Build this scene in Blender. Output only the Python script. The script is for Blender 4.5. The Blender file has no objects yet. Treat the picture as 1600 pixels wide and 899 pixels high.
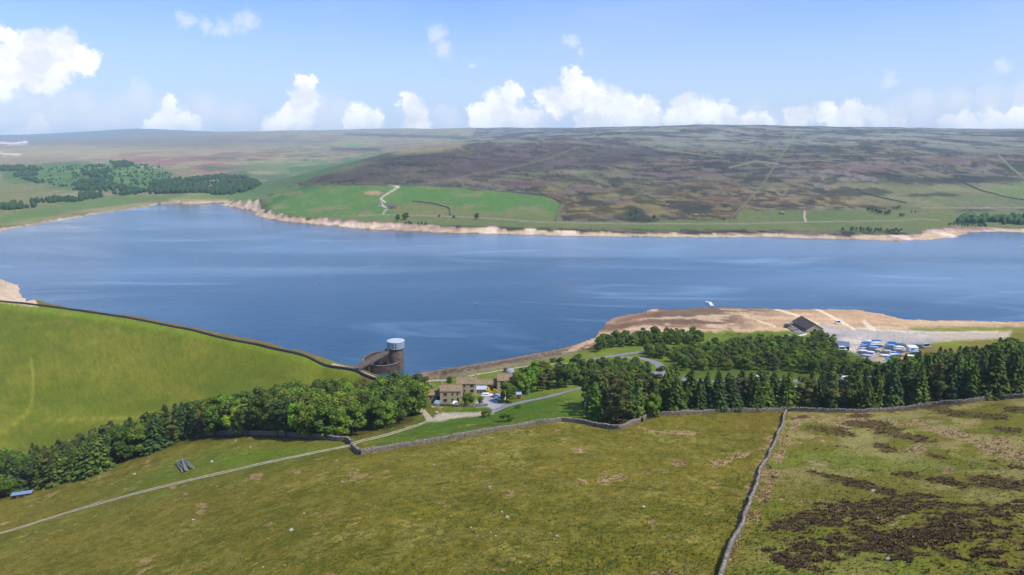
import bpy, math, random
import numpy as np
from mathutils import Vector
from mathutils.geometry import tessellate_polygon

random.seed(7)
rng = np.random.default_rng(11)
SC = bpy.context.scene
COL = SC.collection

# ------------------------------------------------------------------ camera
F = 1101.0                       # focal length in photograph pixels (photograph 1600 x 899)
CAM_Z = 120.0                    # metres above the reservoir's water
PITCH = math.atan((449.5 - 222.0) / F)
cam_data = bpy.data.cameras.new("camera")
cam = bpy.data.objects.new("camera", cam_data)
COL.objects.link(cam)
cam_data.sensor_width = 36.0
cam_data.lens = 36.0 * F / 1600.0
cam_data.clip_start = 1.0
cam_data.clip_end = 60000.0
cam.location = (0, 0, CAM_Z)
cam.rotation_euler = (math.pi / 2 - PITCH, 0, 0)
SC.camera = cam

# ------------------------------------------------------------------ light
SUN_EL = math.radians(54)
SUN_AZ = math.radians(120)       # clockwise from the view direction (+Y): to the right, a little behind
sun_dir = Vector((math.sin(SUN_AZ) * math.cos(SUN_EL), math.cos(SUN_AZ) * math.cos(SUN_EL), math.sin(SUN_EL)))
sd = bpy.data.lights.new("sun", 'SUN')
sd.energy = 3.4
sd.angle = math.radians(1.0)
sd.color = (1.0, 0.95, 0.87)
sun = bpy.data.objects.new("sun", sd)
sun.rotation_euler = sun_dir.to_track_quat('Z', 'Y').to_euler()
sun.location = (300, -100, 500)
COL.objects.link(sun)
SC.view_settings.view_transform = 'Standard'
SC.view_settings.look = 'None'
SC.view_settings.exposure = 0.45
SC.view_settings.gamma = 1.0
SC.cycles.use_denoising = True
SC.cycles.volume_bounces = 1
SC.cycles.max_bounces = 5
SC.cycles.diffuse_bounces = 2
SC.cycles.transparent_max_bounces = 6


def px_dir(px, py):
    """direction through a photograph pixel, scaled to 1 m forward"""
    x = (px - 800.0) / F
    u = (449.5 - py) / F
    cp, sp = math.cos(PITCH), math.sin(PITCH)
    return np.array([x, cp + u * sp, -sp + u * cp])


def px_azel(px, py):
    d = px_dir(px, py)
    return math.degrees(math.atan2(d[0], d[1])), math.degrees(math.atan2(d[2], math.hypot(d[0], d[1])))


def px_plane(px, py, z=0.0):
    d = px_dir(px, py)
    t = (z - CAM_Z) / d[2]
    return np.array([0, 0, CAM_Z]) + d * t


def to_px(x, y, z):
    cp, sp = math.cos(PITCH), math.sin(PITCH)
    zz = z - CAM_Z
    fw = y * cp - zz * sp
    up = y * sp + zz * cp
    fw = np.where(fw < 1.0, 1.0, fw)
    return 800.0 + F * x / fw, 449.5 - F * up / fw


# ------------------------------------------------------------------ world
class NT:
    """small helper for node graphs"""
    def __init__(self, tree):
        self.t = tree
    def n(self, typ, **kw):
        nd = self.t.nodes.new(typ)
        for k, v in kw.items():
            if k.startswith('i_'):
                nd.inputs[int(k[2:])].default_value = v
            else:
                setattr(nd, k, v)
        return nd
    def l(self, a, b):
        self.t.links.new(a, b)
    def _in(self, nd, i, v):
        if v is None:
            return
        if hasattr(v, 'links') or hasattr(v, 'is_linked'):
            self.l(v, nd.inputs[i])
        else:
            nd.inputs[i].default_value = v
    def math(self, op, a, b=None, c=None, clamp=False):
        nd = self.n('ShaderNodeMath', operation=op, use_clamp=clamp)
        self._in(nd, 0, a); self._in(nd, 1, b); self._in(nd, 2, c)
        return nd.outputs[0]
    def vmath(self, op, a, b=None, c=None):
        nd = self.n('ShaderNodeVectorMath', operation=op)
        self._in(nd, 0, a); self._in(nd, 1, b); self._in(nd, 2, c)
        return nd.outputs['Value'] if op in ('LENGTH', 'DISTANCE', 'DOT_PRODUCT') else nd.outputs[0]
    def mix(self, fac, a, b, typ='RGBA', blend='MIX'):
        nd = self.n('ShaderNodeMix', data_type=typ, blend_type=blend)
        ia, ib, o = {'RGBA': (6, 7, 2), 'FLOAT': (2, 3, 0)}[typ]
        self._in(nd, 0, fac); self._in(nd, ia, a); self._in(nd, ib, b)
        return nd.outputs[o]
    def noise(self, vec, scale, detail=4, rough=0.55, col=False, dist=0.0):
        nd = self.n('ShaderNodeTexNoise')
        if vec is not None:
            self.l(vec, nd.inputs['Vector'])
        nd.inputs['Scale'].default_value = scale
        nd.inputs['Detail'].default_value = detail
        nd.inputs['Roughness'].default_value = rough
        nd.inputs['Distortion'].default_value = dist
        return nd.outputs['Color' if col else 'Fac']
    def ss(self, v, a, b, lo=0.0, hi=1.0):
        nd = self.n('ShaderNodeMapRange', interpolation_type='SMOOTHSTEP')
        self._in(nd, 0, v); self._in(nd, 1, a); self._in(nd, 2, b)
        nd.inputs[3].default_value = lo; nd.inputs[4].default_value = hi
        return nd.outputs[0]


world = bpy.data.worlds.new("World")
SC.world = world
world.use_nodes = True
wt = world.node_tree
wt.nodes.clear()
W = NT(wt)
out = W.n('ShaderNodeOutputWorld')
bg = W.n('ShaderNodeBackground')
bg.inputs[1].default_value = 0.14
sky = W.n('ShaderNodeTexSky', sky_type='NISHITA', sun_disc=False)
sky.sun_elevation = SUN_EL
sky.sun_rotation = SUN_AZ
sky.altitude = 300
sky.air_density = 1.0
sky.dust_density = 0.25
sky.ozone_density = 2.2
tc = W.n('ShaderNodeTexCoord')
D = tc.outputs['Generated']
sep = W.n('ShaderNodeSeparateXYZ'); W.l(D, sep.inputs[0])
az = W.math('MULTIPLY', W.math('ARCTAN2', sep.outputs[0], sep.outputs[1]), 57.29578)
el = W.math('MULTIPLY', W.math('ARCSINE', sep.outputs[2]), 57.29578)
comb = W.n('ShaderNodeCombineXYZ'); W.l(az, comb.inputs[0]); W.l(el, comb.inputs[1])
AE = comb.outputs[0]
# billowy edges: the coordinates are displaced by two noises
n1 = W.noise(AE, 0.5, 6, 0.66, col=True)
n2 = W.noise(AE, 1.7, 5, 0.62, col=True)
off = W.vmath('ADD', W.vmath('MULTIPLY', W.vmath('SUBTRACT', n1, (0.5, 0.5, 0.5)), (2.6, 2.0, 0)),
              W.vmath('MULTIPLY', W.vmath('SUBTRACT', n2, (0.5, 0.5, 0.5)), (1.1, 1.0, 0)))
P = W.vmath('ADD', AE, off)


def cloud_field(blobs, vec):
    cur = None
    for (bx, by, r) in blobs:
        a, e = px_azel(bx, by)
        a2, _ = px_azel(bx + 1, by)
        rr = r * abs(a2 - a)
        d = W.vmath('DISTANCE', vec, (a, e, 0.0))
        v = W.math('MULTIPLY_ADD', d, -1.0 / rr, 1.0)
        cur = v if cur is None else W.math('MAXIMUM', cur, v)
    return cur


bright = [(55, 62, 34), (95, 80, 42), (30, 95, 55), (70, 115, 50), (-5, 112, 60), (-70, 90, 60), (128, 92, 30), (10, 55, 26),
          (265, 165, 22), (262, 192, 32), (290, 192, 22), (235, 195, 20),
          (55, 196, 24), (62, 208, 30), (30, 212, 18),
          (478, 128, 20), (478, 158, 28), (462, 182, 30),
          (435, 196, 24), (420, 200, 18),
          (562, 180, 24), (585, 186, 22), (550, 200, 20),
          (638, 162, 20), (655, 172, 22), (652, 196, 26),
          (772, 165, 28), (798, 148, 22), (790, 188, 40), (755, 190, 26), (825, 190, 26), (745, 178, 18),
          (893, 125, 24), (905, 150, 36), (940, 165, 38), (868, 160, 30), (965, 168, 40), (1005, 178, 36), (845, 152, 18), (930, 195, 40), (985, 195, 35),
          (1068, 165, 26), (1100, 172, 28), (1062, 190, 36), (1130, 182, 30), (1165, 190, 22), (1195, 194, 20),
          (1248, 184, 26), (1288, 176, 26), (1335, 176, 30), (1370, 188, 24), (1320, 196, 36), (1400, 196, 18),
          (1480, 199, 24), (1510, 194, 28), (1550, 190, 30), (1590, 188, 34), (1640, 184, 40), (1740, 175, 40), (-170, 180, 60), (-260, 150, 60), (1850, 160, 60)]
faint = [(130, 165, 45), (215, 160, 40), (215, 140, 22), (320, 165, 40), (305, 190, 45), (150, 190, 60), (0, 180, 60), (510, 190, 50), (470, 195, 45),
         (682, 52, 22), (690, 78, 20), (380, 34, 26), (350, 44, 22), (320, 40, 20), (290, 34, 18), (890, 60, 14), (905, 78, 12), (738, 98, 9),
         (90, 178, 55), (40, 165, 50), (180, 182, 50), (370, 180, 40), (500, 172, 44), (530, 188, 44), (700, 190, 30), (1180, 185, 40), (1440, 185, 40),
         (1388, 128, 20), (1565, 105, 22), (1440, 165, 40), (1490, 158, 42), (1550, 155, 45), (1600, 150, 50), (1400, 175, 36),
         (840, 200, 40), (690, 175, 14), (1220, 200, 34)]
f1 = cloud_field(bright, P)
f2 = cloud_field(faint, P)
# mean wisps of high cloud over the whole sky
mp = W.n('ShaderNodeMapping'); W.l(D, mp.inputs[0]); mp.inputs['Scale'].default_value = (1.0, 1.0, 3.2); mp.inputs['Rotation'].default_value = (0.25, 0.2, 0.5)
cir = W.ss(W.noise(mp.outputs[0], 2.3, 7, 0.62, dist=0.6), 0.42, 0.78)
m1 = W.ss(f1, 0.0, 0.42)
soft = W.ss(W.noise(AE, 0.5, 4, 0.6), 0.3, 0.7, 0.55, 1.0)
low = W.ss(el, 0.0, 3.0, 0.8, 1.0)
m2 = W.math('MULTIPLY', W.ss(f2, 0.0, 0.9), 0.6)
# clouds elsewhere in the sky, outside the frame
gen = W.math('MULTIPLY', W.ss(W.noise(W.vmath('MULTIPLY', D, (1.0, 1.0, 2.0)), 3.2, 8, 0.6), 0.56, 0.66), W.ss(el, 15.0, 22.0))
skyc = W.mix(1.0, sky.outputs[0], (0.46, 0.64, 1.0, 1), blend='MULTIPLY')
glow = W.math('MULTIPLY', W.ss(el, 15.0, -1.0), 0.85)
c0 = W.mix(glow, skyc, (3.5, 4.1, 5.0, 1))
c1 = W.mix(W.math('MULTIPLY', cir, 0.42), c0, (2.9, 3.7, 5.3, 1))
c2 = W.mix(m2, c1, (4.6, 4.9, 5.5, 1))
shade = W.mix(W.ss(W.noise(P, 0.35, 4, 0.6), 0.35, 0.65), (4.7, 4.9, 5.3, 1), (6.6, 6.6, 6.6, 1))
c3 = W.mix(W.math('MULTIPLY', m1, 0.97), c2, shade)
c4 = W.mix(W.math('MULTIPLY', gen, 0.85), c3, (5.0, 5.2, 5.6, 1))
W.l(c4, bg.inputs[0])
W.l(bg.outputs[0], out.inputs[0])
world.cycles.sampling_method = 'MANUAL'
world.cycles.sample_map_resolution = 512


# ------------------------------------------------------------------ numpy tools
def s2l(c):
    c = np.asarray(c, float) / 255.0
    return np.where(c <= 0.04045, c / 12.92, ((c + 0.055) / 1.055) ** 2.4)


def _h(ix, iy, seed):
    h = (ix.astype(np.int64) * 374761393 + iy.astype(np.int64) * 668265263 + seed * 974711) & 0x7fffffff
    h = ((h ^ (h >> 13)) * 1274126177) & 0x7fffffff
    return ((h ^ (h >> 16)) & 0xffff) / 65535.0


def vnoise(x, y, seed=0):
    ix, iy = np.floor(x), np.floor(y)
    fx, fy = x - ix, y - iy
    fx = fx * fx * (3 - 2 * fx); fy = fy * fy * (3 - 2 * fy)
    a, b = _h(ix, iy, seed), _h(ix + 1, iy, seed)
    c, d = _h(ix, iy + 1, seed), _h(ix + 1, iy + 1, seed)
    return (a + (b - a) * fx) * (1 - fy) + (c + (d - c) * fx) * fy


def fbm(x, y, scale, octaves=4, seed=0, gain=0.55):
    """fractal noise about 0, roughly -1..1; scale = size in metres of the largest lumps"""
    x, y = x / scale, y / scale
    s, a, t = 0.0, 1.0, 0.0
    for o in range(octaves):
        s = s + a * (vnoise(x, y, seed + o * 17) * 2 - 1)
        t += a
        a *= gain
        x, y = x * 2.03 + 3.1, y * 2.03 + 7.7
    return s / t * 1.6


def sdpoly(X, Y, poly, margin=1e9):
    """signed distance, positive inside"""
    poly = np.asarray(poly, float)
    res = np.full(X.shape, -margin if margin < 1e8 else -1e6)
    sel = (X > poly[:, 0].min() - margin) & (X < poly[:, 0].max() + margin) & (Y > poly[:, 1].min() - margin) & (Y < poly[:, 1].max() + margin)
    x, y = X[sel], Y[sel]
    d = np.full(x.shape, 1e18)
    ins = np.zeros(x.shape, bool)
    n = len(poly)
    for i in range(n):
        ax, ay = poly[i]; bx, by = poly[(i + 1) % n]
        ex, ey = bx - ax, by - ay
        wx, wy = x - ax, y - ay
        t = np.clip((wx * ex + wy * ey) / (ex * ex + ey * ey + 1e-12), 0, 1)
        d = np.minimum(d, (wx - ex * t) ** 2 + (wy - ey * t) ** 2)
        if ay != by:
            c = ((ay > y) != (by > y)) & (x < (bx - ax) * (y - ay) / (by - ay) + ax)
            ins ^= c
    d = np.sqrt(d)
    res[sel] = np.where(ins, d, -d)
    return res


def sdline(X, Y, pts, margin=20):
    """distance to a polyline"""
    pts = np.asarray(pts, float)
    res = np.full(X.shape, float(margin))
    sel = (X > pts[:, 0].min() - margin) & (X < pts[:, 0].max() + margin) & (Y > pts[:, 1].min() - margin) & (Y < pts[:, 1].max() + margin)
    x, y = X[sel], Y[sel]
    d = np.full(x.shape, 1e18)
    for i in range(len(pts) - 1):
        ax, ay = pts[i]; bx, by = pts[i + 1]
        ex, ey = bx - ax, by - ay
        wx, wy = x - ax, y - ay
        t = np.clip((wx * ex + wy * ey) / (ex * ex + ey * ey + 1e-12), 0, 1)
        d = np.minimum(d, (wx - ex * t) ** 2 + (wy - ey * t) ** 2)
    res[sel] = np.sqrt(d)
    return res


def sstep(a, b, v):
    t = np.clip((v - a) / (b - a), 0, 1)
    return t * t * (3 - 2 * t)


# ------------------------------------------------------------------ terrain shape
CPZ = [
 (-200,899,22),(0,899,24),(200,899,38),(400,899,50),(600,899,56),(800,899,60),(1000,899,61),(1200,899,62),(1400,899,64),(1600,899,66),(1900,899,68),
 (0,835,8),(200,800,24),(400,800,42),(600,800,51),(800,800,54),(1000,800,55),(1200,800,55),(1400,800,58),(1600,800,61),(1900,800,64),
 (-200,790,-16),(0,775,-14),(100,760,-4),(200,740,8),(290,730,18),(400,720,28),(560,708,38),(700,740,45),(900,740,47),(1200,740,46),(1400,740,49),(1600,740,54),(1900,730,60),
 (200,715,0),(300,690,10),(400,684,20),(500,687,29),(620,701,36),(700,688,36),(875,662,32),(940,669,33),(1020,650,32),(1100,647,32),(1232,643,32),(1350,644,34),(1492,632,38),(1600,621,42),(1900,600,50),
 (600,680,28),(660,660,19),(750,648,17),(640,640,12),(700,629,12),(730,617,12),(790,612,12),(850,622,15),(900,608,15),(880,640,24),
 (1000,600,17),(1100,600,18),(1250,600,19),(1400,600,22),(1600,590,30),(1900,580,40),
 (850,580,9),(950,560,9),(1050,560,10),(1200,560,11),(1350,555,10),(1500,550,14),(1600,545,18),(1900,540,30),
 (664,597,8),(750,578,5),(820,565,4),(900,550,4),(1000,530,5),(1100,520,6),(1200,515,6),(1250,520,6.5),(1350,530,6),(1450,525,6),(1600,515,5),(1900,520,8),
 (1000,500,2),(1100,490,1.5),(1200,495,3),(1300,495,2),(1450,505,2),(1600,505,2),
 (-350,448,8),(-200,452,8),(0,470,8),(100,481,8),(200,495,8),(300,514,8),(400,536,8),(480,555,8),(560,575,8),(620,590,8),
 (0,560,-10),(0,650,-25),(0,720,-32),(-200,700,-34),(-200,560,-12),(100,690,-28),(200,560,-6),(200,640,-20),(300,600,-10),(300,640,-13),(400,560,3),(400,600,-4),(400,650,3),(500,585,2),(500,620,-1),(560,600,2),(600,605,4),(650,600,7),(580,660,12),
 (200,670,-20),
]
CPD = [  # far ground: photograph pixel and forward distance in metres
 (900,201.5,5000),(1000,200.5,4600),(1100,198.5,4100),(1200,199.5,4000),(1300,201.5,4000),(1450,204,4000),(1600,204.5,4000),(1950,206,4000),
 (900,208,4200),(1100,214,3000),(1300,214,3000),(1600,215,3000),(1950,215,3000),
 (1000,235,2350),(1300,235,2350),(1600,235,2350),(1950,235,2350),(850,240,2100),
 (750,262,1750),(1000,262,1850),(1300,262,1850),(1600,262,1850),(1950,262,1850),
 (500,300,1380),(650,295,1400),(800,300,1420),(1000,300,1450),(1300,300,1450),(1600,300,1480),(1950,300,1450),
 (450,325,1190),(650,328,1160),(800,333,1130),(1000,335,1130),(1300,335,1150),(1600,325,1250),(1950,325,1200),
 (650,348,1010),(900,352,1000),(1300,354,985),(1450,352,1010),(1600,350,1030),
 (415,305,1350),(440,293,1480),(500,268,1720),(560,253,2000),(600,243,2150),(700,229,2600),(780,220,3000),
 # behind the near ridge
 (600,236,3300),(700,222,4200),(520,255,2900),(460,280,2300),
 (0,350,1050),(0,330,1300),(100,330,1300),(100,300,1650),(100,262,2500),(0,280,2100),(0,250,3200),(200,300,1700),(200,265,2300),(300,302,1500),(300,262,2500),
 (380,300,1750),(400,280,2200),(450,252,3000),(200,235,4200),(0,235,4200),(300,225,5200),(100,225,5500),(400,230,4300),(500,240,3600),(600,222,5000),(700,214,5500),
 (0,217,8000),(100,215.5,8000),(150,206,10500),(230,201.5,10500),(340,207,10000),(450,205.5,8000),(540,206.5,8000),(592,201.5,9500),(640,204.5,8000),(700,201.5,7500),(800,201.5,6800),(850,202,6500),(-300,216,8000),(-300,250,3200),(-300,300,1700),(-300,340,1100),
 (350,311,1480),(250,313,1420),
]
cu, cv, cz = [], [], []
for (px, py, z) in CPZ:
    p = px_plane(px, py, z)
    cu.append(math.atan2(p[0], p[1])); cv.append(math.log(math.hypot(p[0], p[1]))); cz.append(z)
for (px, py, dd) in CPD:
    p = px_dir(px, py); p = p * (dd / p[1])
    cu.append(math.atan2(p[0], p[1])); cv.append(math.log(math.hypot(p[0], p[1]))); cz.append(CAM_Z + p[2])
for a in np.radians([-40, -20, 0, 20, 40]):       # the ground under the camera and the land falling away past the skyline
    cu.append(a); cv.append(math.log(30)); cz.append(72.0 + 6 * a / 0.7)
for a in np.radians([-40, -25, -10, 0, 15, 30, 42]):
    cu.append(a); cv.append(math.log(15000)); cz.append(150.0)
cu, cv, cz = map(np.array, (cu, cv, cz))
SU, SV = 1.0, 0.62


def tps_kernel(r2):
    return 0.5 * r2 * np.log(r2 + 1e-12)


_r2 = ((cu[:, None] - cu) * SU) ** 2 + ((cv[:, None] - cv) * SV) ** 2
K = tps_kernel(_r2) + np.eye(len(cu)) * 2e-4
Pm = np.c_[np.ones(len(cu)), cu * SU, cv * SV]
A = np.block([[K, Pm], [Pm.T, np.zeros((3, 3))]])
wts = np.linalg.solve(A, np.r_[cz, 0, 0, 0])


def tps(u, v):
    res = wts[-3] + wts[-2] * u * SU + wts[-1] * v * SV
    for i in range(len(cu)):
        res = res + wts[i] * tps_kernel(((u - cu[i]) * SU) ** 2 + ((v - cv[i]) * SV) ** 2)
    return res


# the water's edge, clockwise, each at the water level; the stretch behind the dam in plan
crest_px = [(-350,448),(-200,454),(0,471),(100,482),(200,496),(300,515),(400,537),(480,556),(560,576),(600,587),(640,592)]
crest = [px_plane(px, py, 8.3)[:2] for px, py in crest_px]
back = []
for i, c in enumerate(crest):
    a = crest[max(i - 1, 0)]; b = crest[min(i + 1, len(crest) - 1)]
    t = (b - a) / np.linalg.norm(b - a)
    back.append(c + np.array([-t[1], t[0]]) * (17.0 if i < 8 else 15.0))
shore_px = [(657,582.5),(720,572.5),(770,564),(820,555),(870,546),(905,537),(930,527),(940,512),(950,501),(953,496.5),(962,495),(975,493),(1000,489),(1012,484.5),(1027,481.5),(1050,484.5),(1092,481),(1130,480),
 (1212,483),(1275,482.5),(1340,484),(1375,490),(1415,499),(1457,501),(1487,500),(1600,503),(1750,508),(1950,510),(2050,430),(1950,392),(1700,384),(1660,388),(1620,387),(1590,386.5),(1597,383.5),(1640,380),(1700,373),(1660,366),
 (1600,364),(1550,362),(1512,364),(1495,371),(1450,375),(1405,377),(1325,374),(1200,371),(1060,371),(910,369.5),(780,366),(692,364),(630,361),(567,358),(505,352),(442,346),(402,339),(397,330),(362,324),(345,320.5),(352,317.5),
 (300,318.5),(246,319),(237,322),(200,328),(150,335),(100,344),(50,352),(0,361),(-150,375),(-400,390),(-420,430),(-200,436),(-60,438),(0,440),(28,445),(32,452),(30,460),(37,468),(44,474)]
wpts = [px_plane(px, py, 0.0)[:2] for px, py in shore_px]
bk = [b for b, c in zip(back, crest_px) if c[0] >= 100]
WATER = np.array(wpts + bk)

# ------------------------------------------------------------------ terrain grid
th = np.concatenate([np.radians(np.linspace(-179.9, -60, 24)), np.radians(np.linspace(-58, -41.5, 18)),
                     np.radians(np.linspace(-41, 41, 880)), np.radians(np.linspace(41.5, 58, 18)), np.radians(np.linspace(60, 179.9, 24))])
rr = [4.0, 12, 22, 32, 40, 48, 54]
r = 58.0
while r < 13500:
    rr.append(r)
    r += min(r * r / 77550.0 * 1.75, 0.0098 * r)
rr = np.array(rr)
print('rows', len(rr))
TH, RR = np.meshgrid(th, rr)
GX, GY = RR * np.sin(TH), RR * np.cos(TH)
U = np.clip(TH, -0.78, 0.78)


def rough(x, y, r):
    """lumps and hollows"""
    g = 0.30 * fbm(x, y, 9.0, 3, 3) * sstep(1500, 500, r) + 0.14 * fbm(x, y, 1.6, 2, 9) * sstep(450, 150, r)
    g = g + 1.0 * fbm(x, y, 60.0, 3, 21) * sstep(150, 400, r)
    g = g + sstep(900, 2200, r) * 9.0 * fbm(x, y * 0.7, 420.0, 5, 31)
    return g


tu = np.linspace(-0.78, 0.78, 240)                # the smooth base surface on a coarser grid, then interpolated
tv = np.log(np.geomspace(4.0, 14000, 620))
TB = tps(*np.meshgrid(tu, tv))


def bilin(grid, fi, fj):
    i = np.clip(np.floor(fi).astype(int), 0, grid.shape[0] - 2); j = np.clip(np.floor(fj).astype(int), 0, grid.shape[1] - 2)
    a, b = fi - i, fj - j
    return (grid[i, j] * (1 - a) + grid[i + 1, j] * a) * (1 - b) + (grid[i, j + 1] * (1 - a) + grid[i + 1, j + 1] * a) * b


fi = (np.log(RR) - tv[0]) / (tv[1] - tv[0])
fj = (U - tu[0]) / (tu[1] - tu[0])
Z = bilin(TB, fi, fj)
SDW = -sdpoly(GX, GY, WATER)                      # metres from the water, positive on land
SDWn = SDW + 1.5 * fbm(GX, GY, 14.0, 3, 5) * sstep(250, 500, RR) * (1 + 2.0 * sstep(600, 1200, RR))
PX, PY = to_px(GX, GY, np.maximum(Z, 0))
damside = sstep(700, 600, PX) * sstep(640, 560, RR)
Zr = Z + rough(GX, GY, RR) * (1 - 0.75 * damside)
calm = sstep(0, 120, SDW) * 0.9 + 0.1
Zr = Z + (Zr - Z) * np.where(RR > 250, calm, 1.0)
valley = damside > 0.5
Zl = np.where(valley, Zr, np.maximum(Zr, 0.25 + np.minimum(SDW, 30) * 0.03))
wide = np.where(damside > 0.5, 16.5, 26.0)
# the skyline: moor tops, and the separate blue hills beyond them
S1x = [-900, 0, 100, 140, 200, 300, 345, 450, 530, 560, 640, 700, 800, 860, 900, 1000, 1100, 1200, 1300, 1450, 1600, 2400]
S1y = [217, 216.5, 215.5, 214, 212.5, 211, 208, 204.8, 206.5, 206.8, 206.5, 204, 204, 203.5, 201.8, 200.5, 198.5, 199.5, 201.3, 203.5, 204.6, 206]
S2x = [-900, 60, 95, 125, 140, 160, 200, 230, 285, 330, 380, 420, 500, 545, 568, 592, 615, 640, 662, 690, 730, 800, 860, 900, 960, 2400]
S2y = [222, 219, 216.8, 210.5, 207.5, 204.6, 202.2, 200.6, 201.2, 204.2, 208.5, 211, 212, 207, 203.4, 201.4, 203.6, 206, 203, 201.2, 201, 201.8, 202.2, 204, 214, 222]
PQ = 800 + F * np.tan(np.clip(TH, -1.3, 1.3)) / math.cos(PITCH) * 1.0
def zline(S):
    e = math.radians(0) + np.arctan((449.5 - S) / F) - PITCH
    return CAM_Z + RR * np.cos(np.clip(TH, -1.3, 1.3)) * np.tan(e) / 1.0
L1 = zline(np.interp(PQ, S1x, S1y) + 0.5 * fbm(TH * 60, TH * 0, 3.0, 3, 77)); L2 = zline(np.interp(PQ, S2x, S2y))
cap1 = np.where(RR > 2500, L1 - np.abs(RR - 5200) * 0.002 * sstep(300, 1500, np.abs(RR - 5200)), 1e9)
Zr = np.minimum(Zr, cap1)
Zr = np.where((RR > 4300) & (RR < 6200), Zr + (L1 - Zr) * np.clip(1 - np.abs(RR - 5200) / 900, 0, 1), Zr)
hill2 = np.exp(-((RR - 11000) / 900.0) ** 2)
Zr = np.where(RR > 7500, np.minimum(Zr, 60 + 0 * Zr) * (1 - hill2) + L2 * hill2, Zr)
land = Zl * sstep(0, 1, SDWn / wide) + 0.02 * np.clip(SDWn, 0, 30)
Z = np.where(SDWn > 0, land, np.maximum(SDWn * 0.12, -6.0))


def height(x, y):
    x = np.asarray(x, float); y = np.asarray(y, float)
    r_ = np.hypot(x, y); t_ = np.arctan2(x, y)
    return bilin(Z, np.interp(r_, rr, np.arange(len(rr))), np.interp(t_, th, np.arange(len(th))))


_T = np.concatenate([np.arange(50, 700, 0.25), np.geomspace(700, 13000, 2500)])


def hit(px, py):
    """where the line of sight through a photograph pixel meets the ground"""
    d = px_dir(px, py)
    x, y, z = d[0] * _T, d[1] * _T, CAM_Z + d[2] * _T
    below = z < height(x, y)
    k = int(np.argmax(below)) if below.any() else len(_T) - 1
    k = max(k, 1)
    h0 = z[k - 1] - height(x[k - 1], y[k - 1]); h1 = z[k] - height(x[k], y[k])
    f = h0 / (h0 - h1 + 1e-9)
    t = _T[k - 1] + f * (_T[k] - _T[k - 1])
    return Vector((d[0] * t, d[1] * t, float(height(d[0] * t, d[1] * t))))

# ------------------------------------------------------------------ object helpers
def link(name, me, material=None, parent=None):
    o = bpy.data.objects.new(name, me)
    COL.objects.link(o)
    if material is not None and me is not None and not me.materials:
        me.materials.append(material)
    if parent is not None:
        o.parent = parent
    return o


def empty(name, loc, rz=0.0):
    o = bpy.data.objects.new(name, None)
    o.empty_display_size = 0.5
    COL.objects.link(o)
    o.location = loc
    o.rotation_euler = (0, 0, rz)
    return o


def tag(o, label=None, cat=None, group=None, kind=None):
    if label: o["label"] = label
    if cat: o["category"] = cat
    if group: o["group"] = group
    if kind: o["kind"] = kind
    return o


def np_mesh(name, verts, faces, smooth=False):
    """faces: an (n,3) or (n,4) array"""
    me = bpy.data.meshes.new(name)
    verts = np.ascontiguousarray(verts, dtype=np.float32); faces = np.ascontiguousarray(faces, dtype=np.int32)
    k = faces.shape[1]
    me.vertices.add(len(verts)); me.vertices.foreach_set('co', verts.ravel())
    me.loops.add(faces.size); me.loops.foreach_set('vertex_index', faces.ravel())
    me.polygons.add(len(faces)); me.polygons.foreach_set('loop_start', np.arange(0, faces.size, k, dtype=np.int32))
    if smooth:
        me.polygons.foreach_set('use_smooth', np.ones(len(faces), bool))
    me.update(calc_edges=True)
    return me


class MB:
    """collects simple solids and links them as one mesh object"""
    def __init__(self):
        self.v, self.f = [], []
    def add(self, v, f):
        n = len(self.v)
        self.v += [tuple(p) for p in v]
        self.f += [tuple(i + n for i in q) for q in f]
        return self
    def box(self, x0, x1, y0, y1, z0, z1, rot=None, at=None, taper=1.0):
        cx, cy = (x0 + x1) / 2, (y0 + y1) / 2
        vs = []
        for z, k in ((z0, 1.0), (z1, taper)):
            for x, y in ((x0, y0), (x1, y0), (x1, y1), (x0, y1)):
                vs.append(Vector((cx + (x - cx) * k, cy + (y - cy) * k, z)))
        if rot is not None:
            vs = [rot @ p for p in vs]
        if at is not None:
            vs = [p + Vector(at) for p in vs]
        return self.add(vs, [(3, 2, 1, 0), (4, 5, 6, 7), (0, 1, 5, 4), (1, 2, 6, 5), (2, 3, 7, 6), (3, 0, 4, 7)])
    def cyl(self, p0, p1, r0, r1=None, n=8, cap=True):
        r1 = r0 if r1 is None else r1
        p0, p1 = Vector(p0), Vector(p1)
        q = (p1 - p0).to_track_quat('Z', 'Y')
        vs = []
        for p, r_ in ((p0, r0), (p1, r1)):
            for i in range(n):
                a = 2 * math.pi * i / n
                vs.append(p + q @ Vector((math.cos(a) * r_, math.sin(a) * r_, 0)))
        fs = [(i, (i + 1) % n, n + (i + 1) % n, n + i) for i in range(n)]
        if cap:
            fs += [tuple(range(n - 1, -1, -1)), tuple(range(n, 2 * n))]
        return self.add(vs, fs)
    def loft(self, rings, close=True, cap=True):
        n = len(rings[0]); vs = [p for r_ in rings for p in r_]; fs = []
        for k in range(len(rings) - 1):
            for i in range(n if close else n - 1):
                j = (i + 1) % n
                fs.append((k * n + i, k * n + j, (k + 1) * n + j, (k + 1) * n + i))
        if cap:
            fs += [tuple(range(n - 1, -1, -1)), tuple(range((len(rings) - 1) * n, len(rings) * n))]
        return self.add(vs, fs)
    def mesh(self, name):
        me = bpy.data.meshes.new(name)
        me.from_pydata([tuple(p) for p in self.v], [], self.f)
        me.update()
        return me
    def build(self, name, material=None, parent=None):
        return link(name, self.mesh(name), material, parent)


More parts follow.
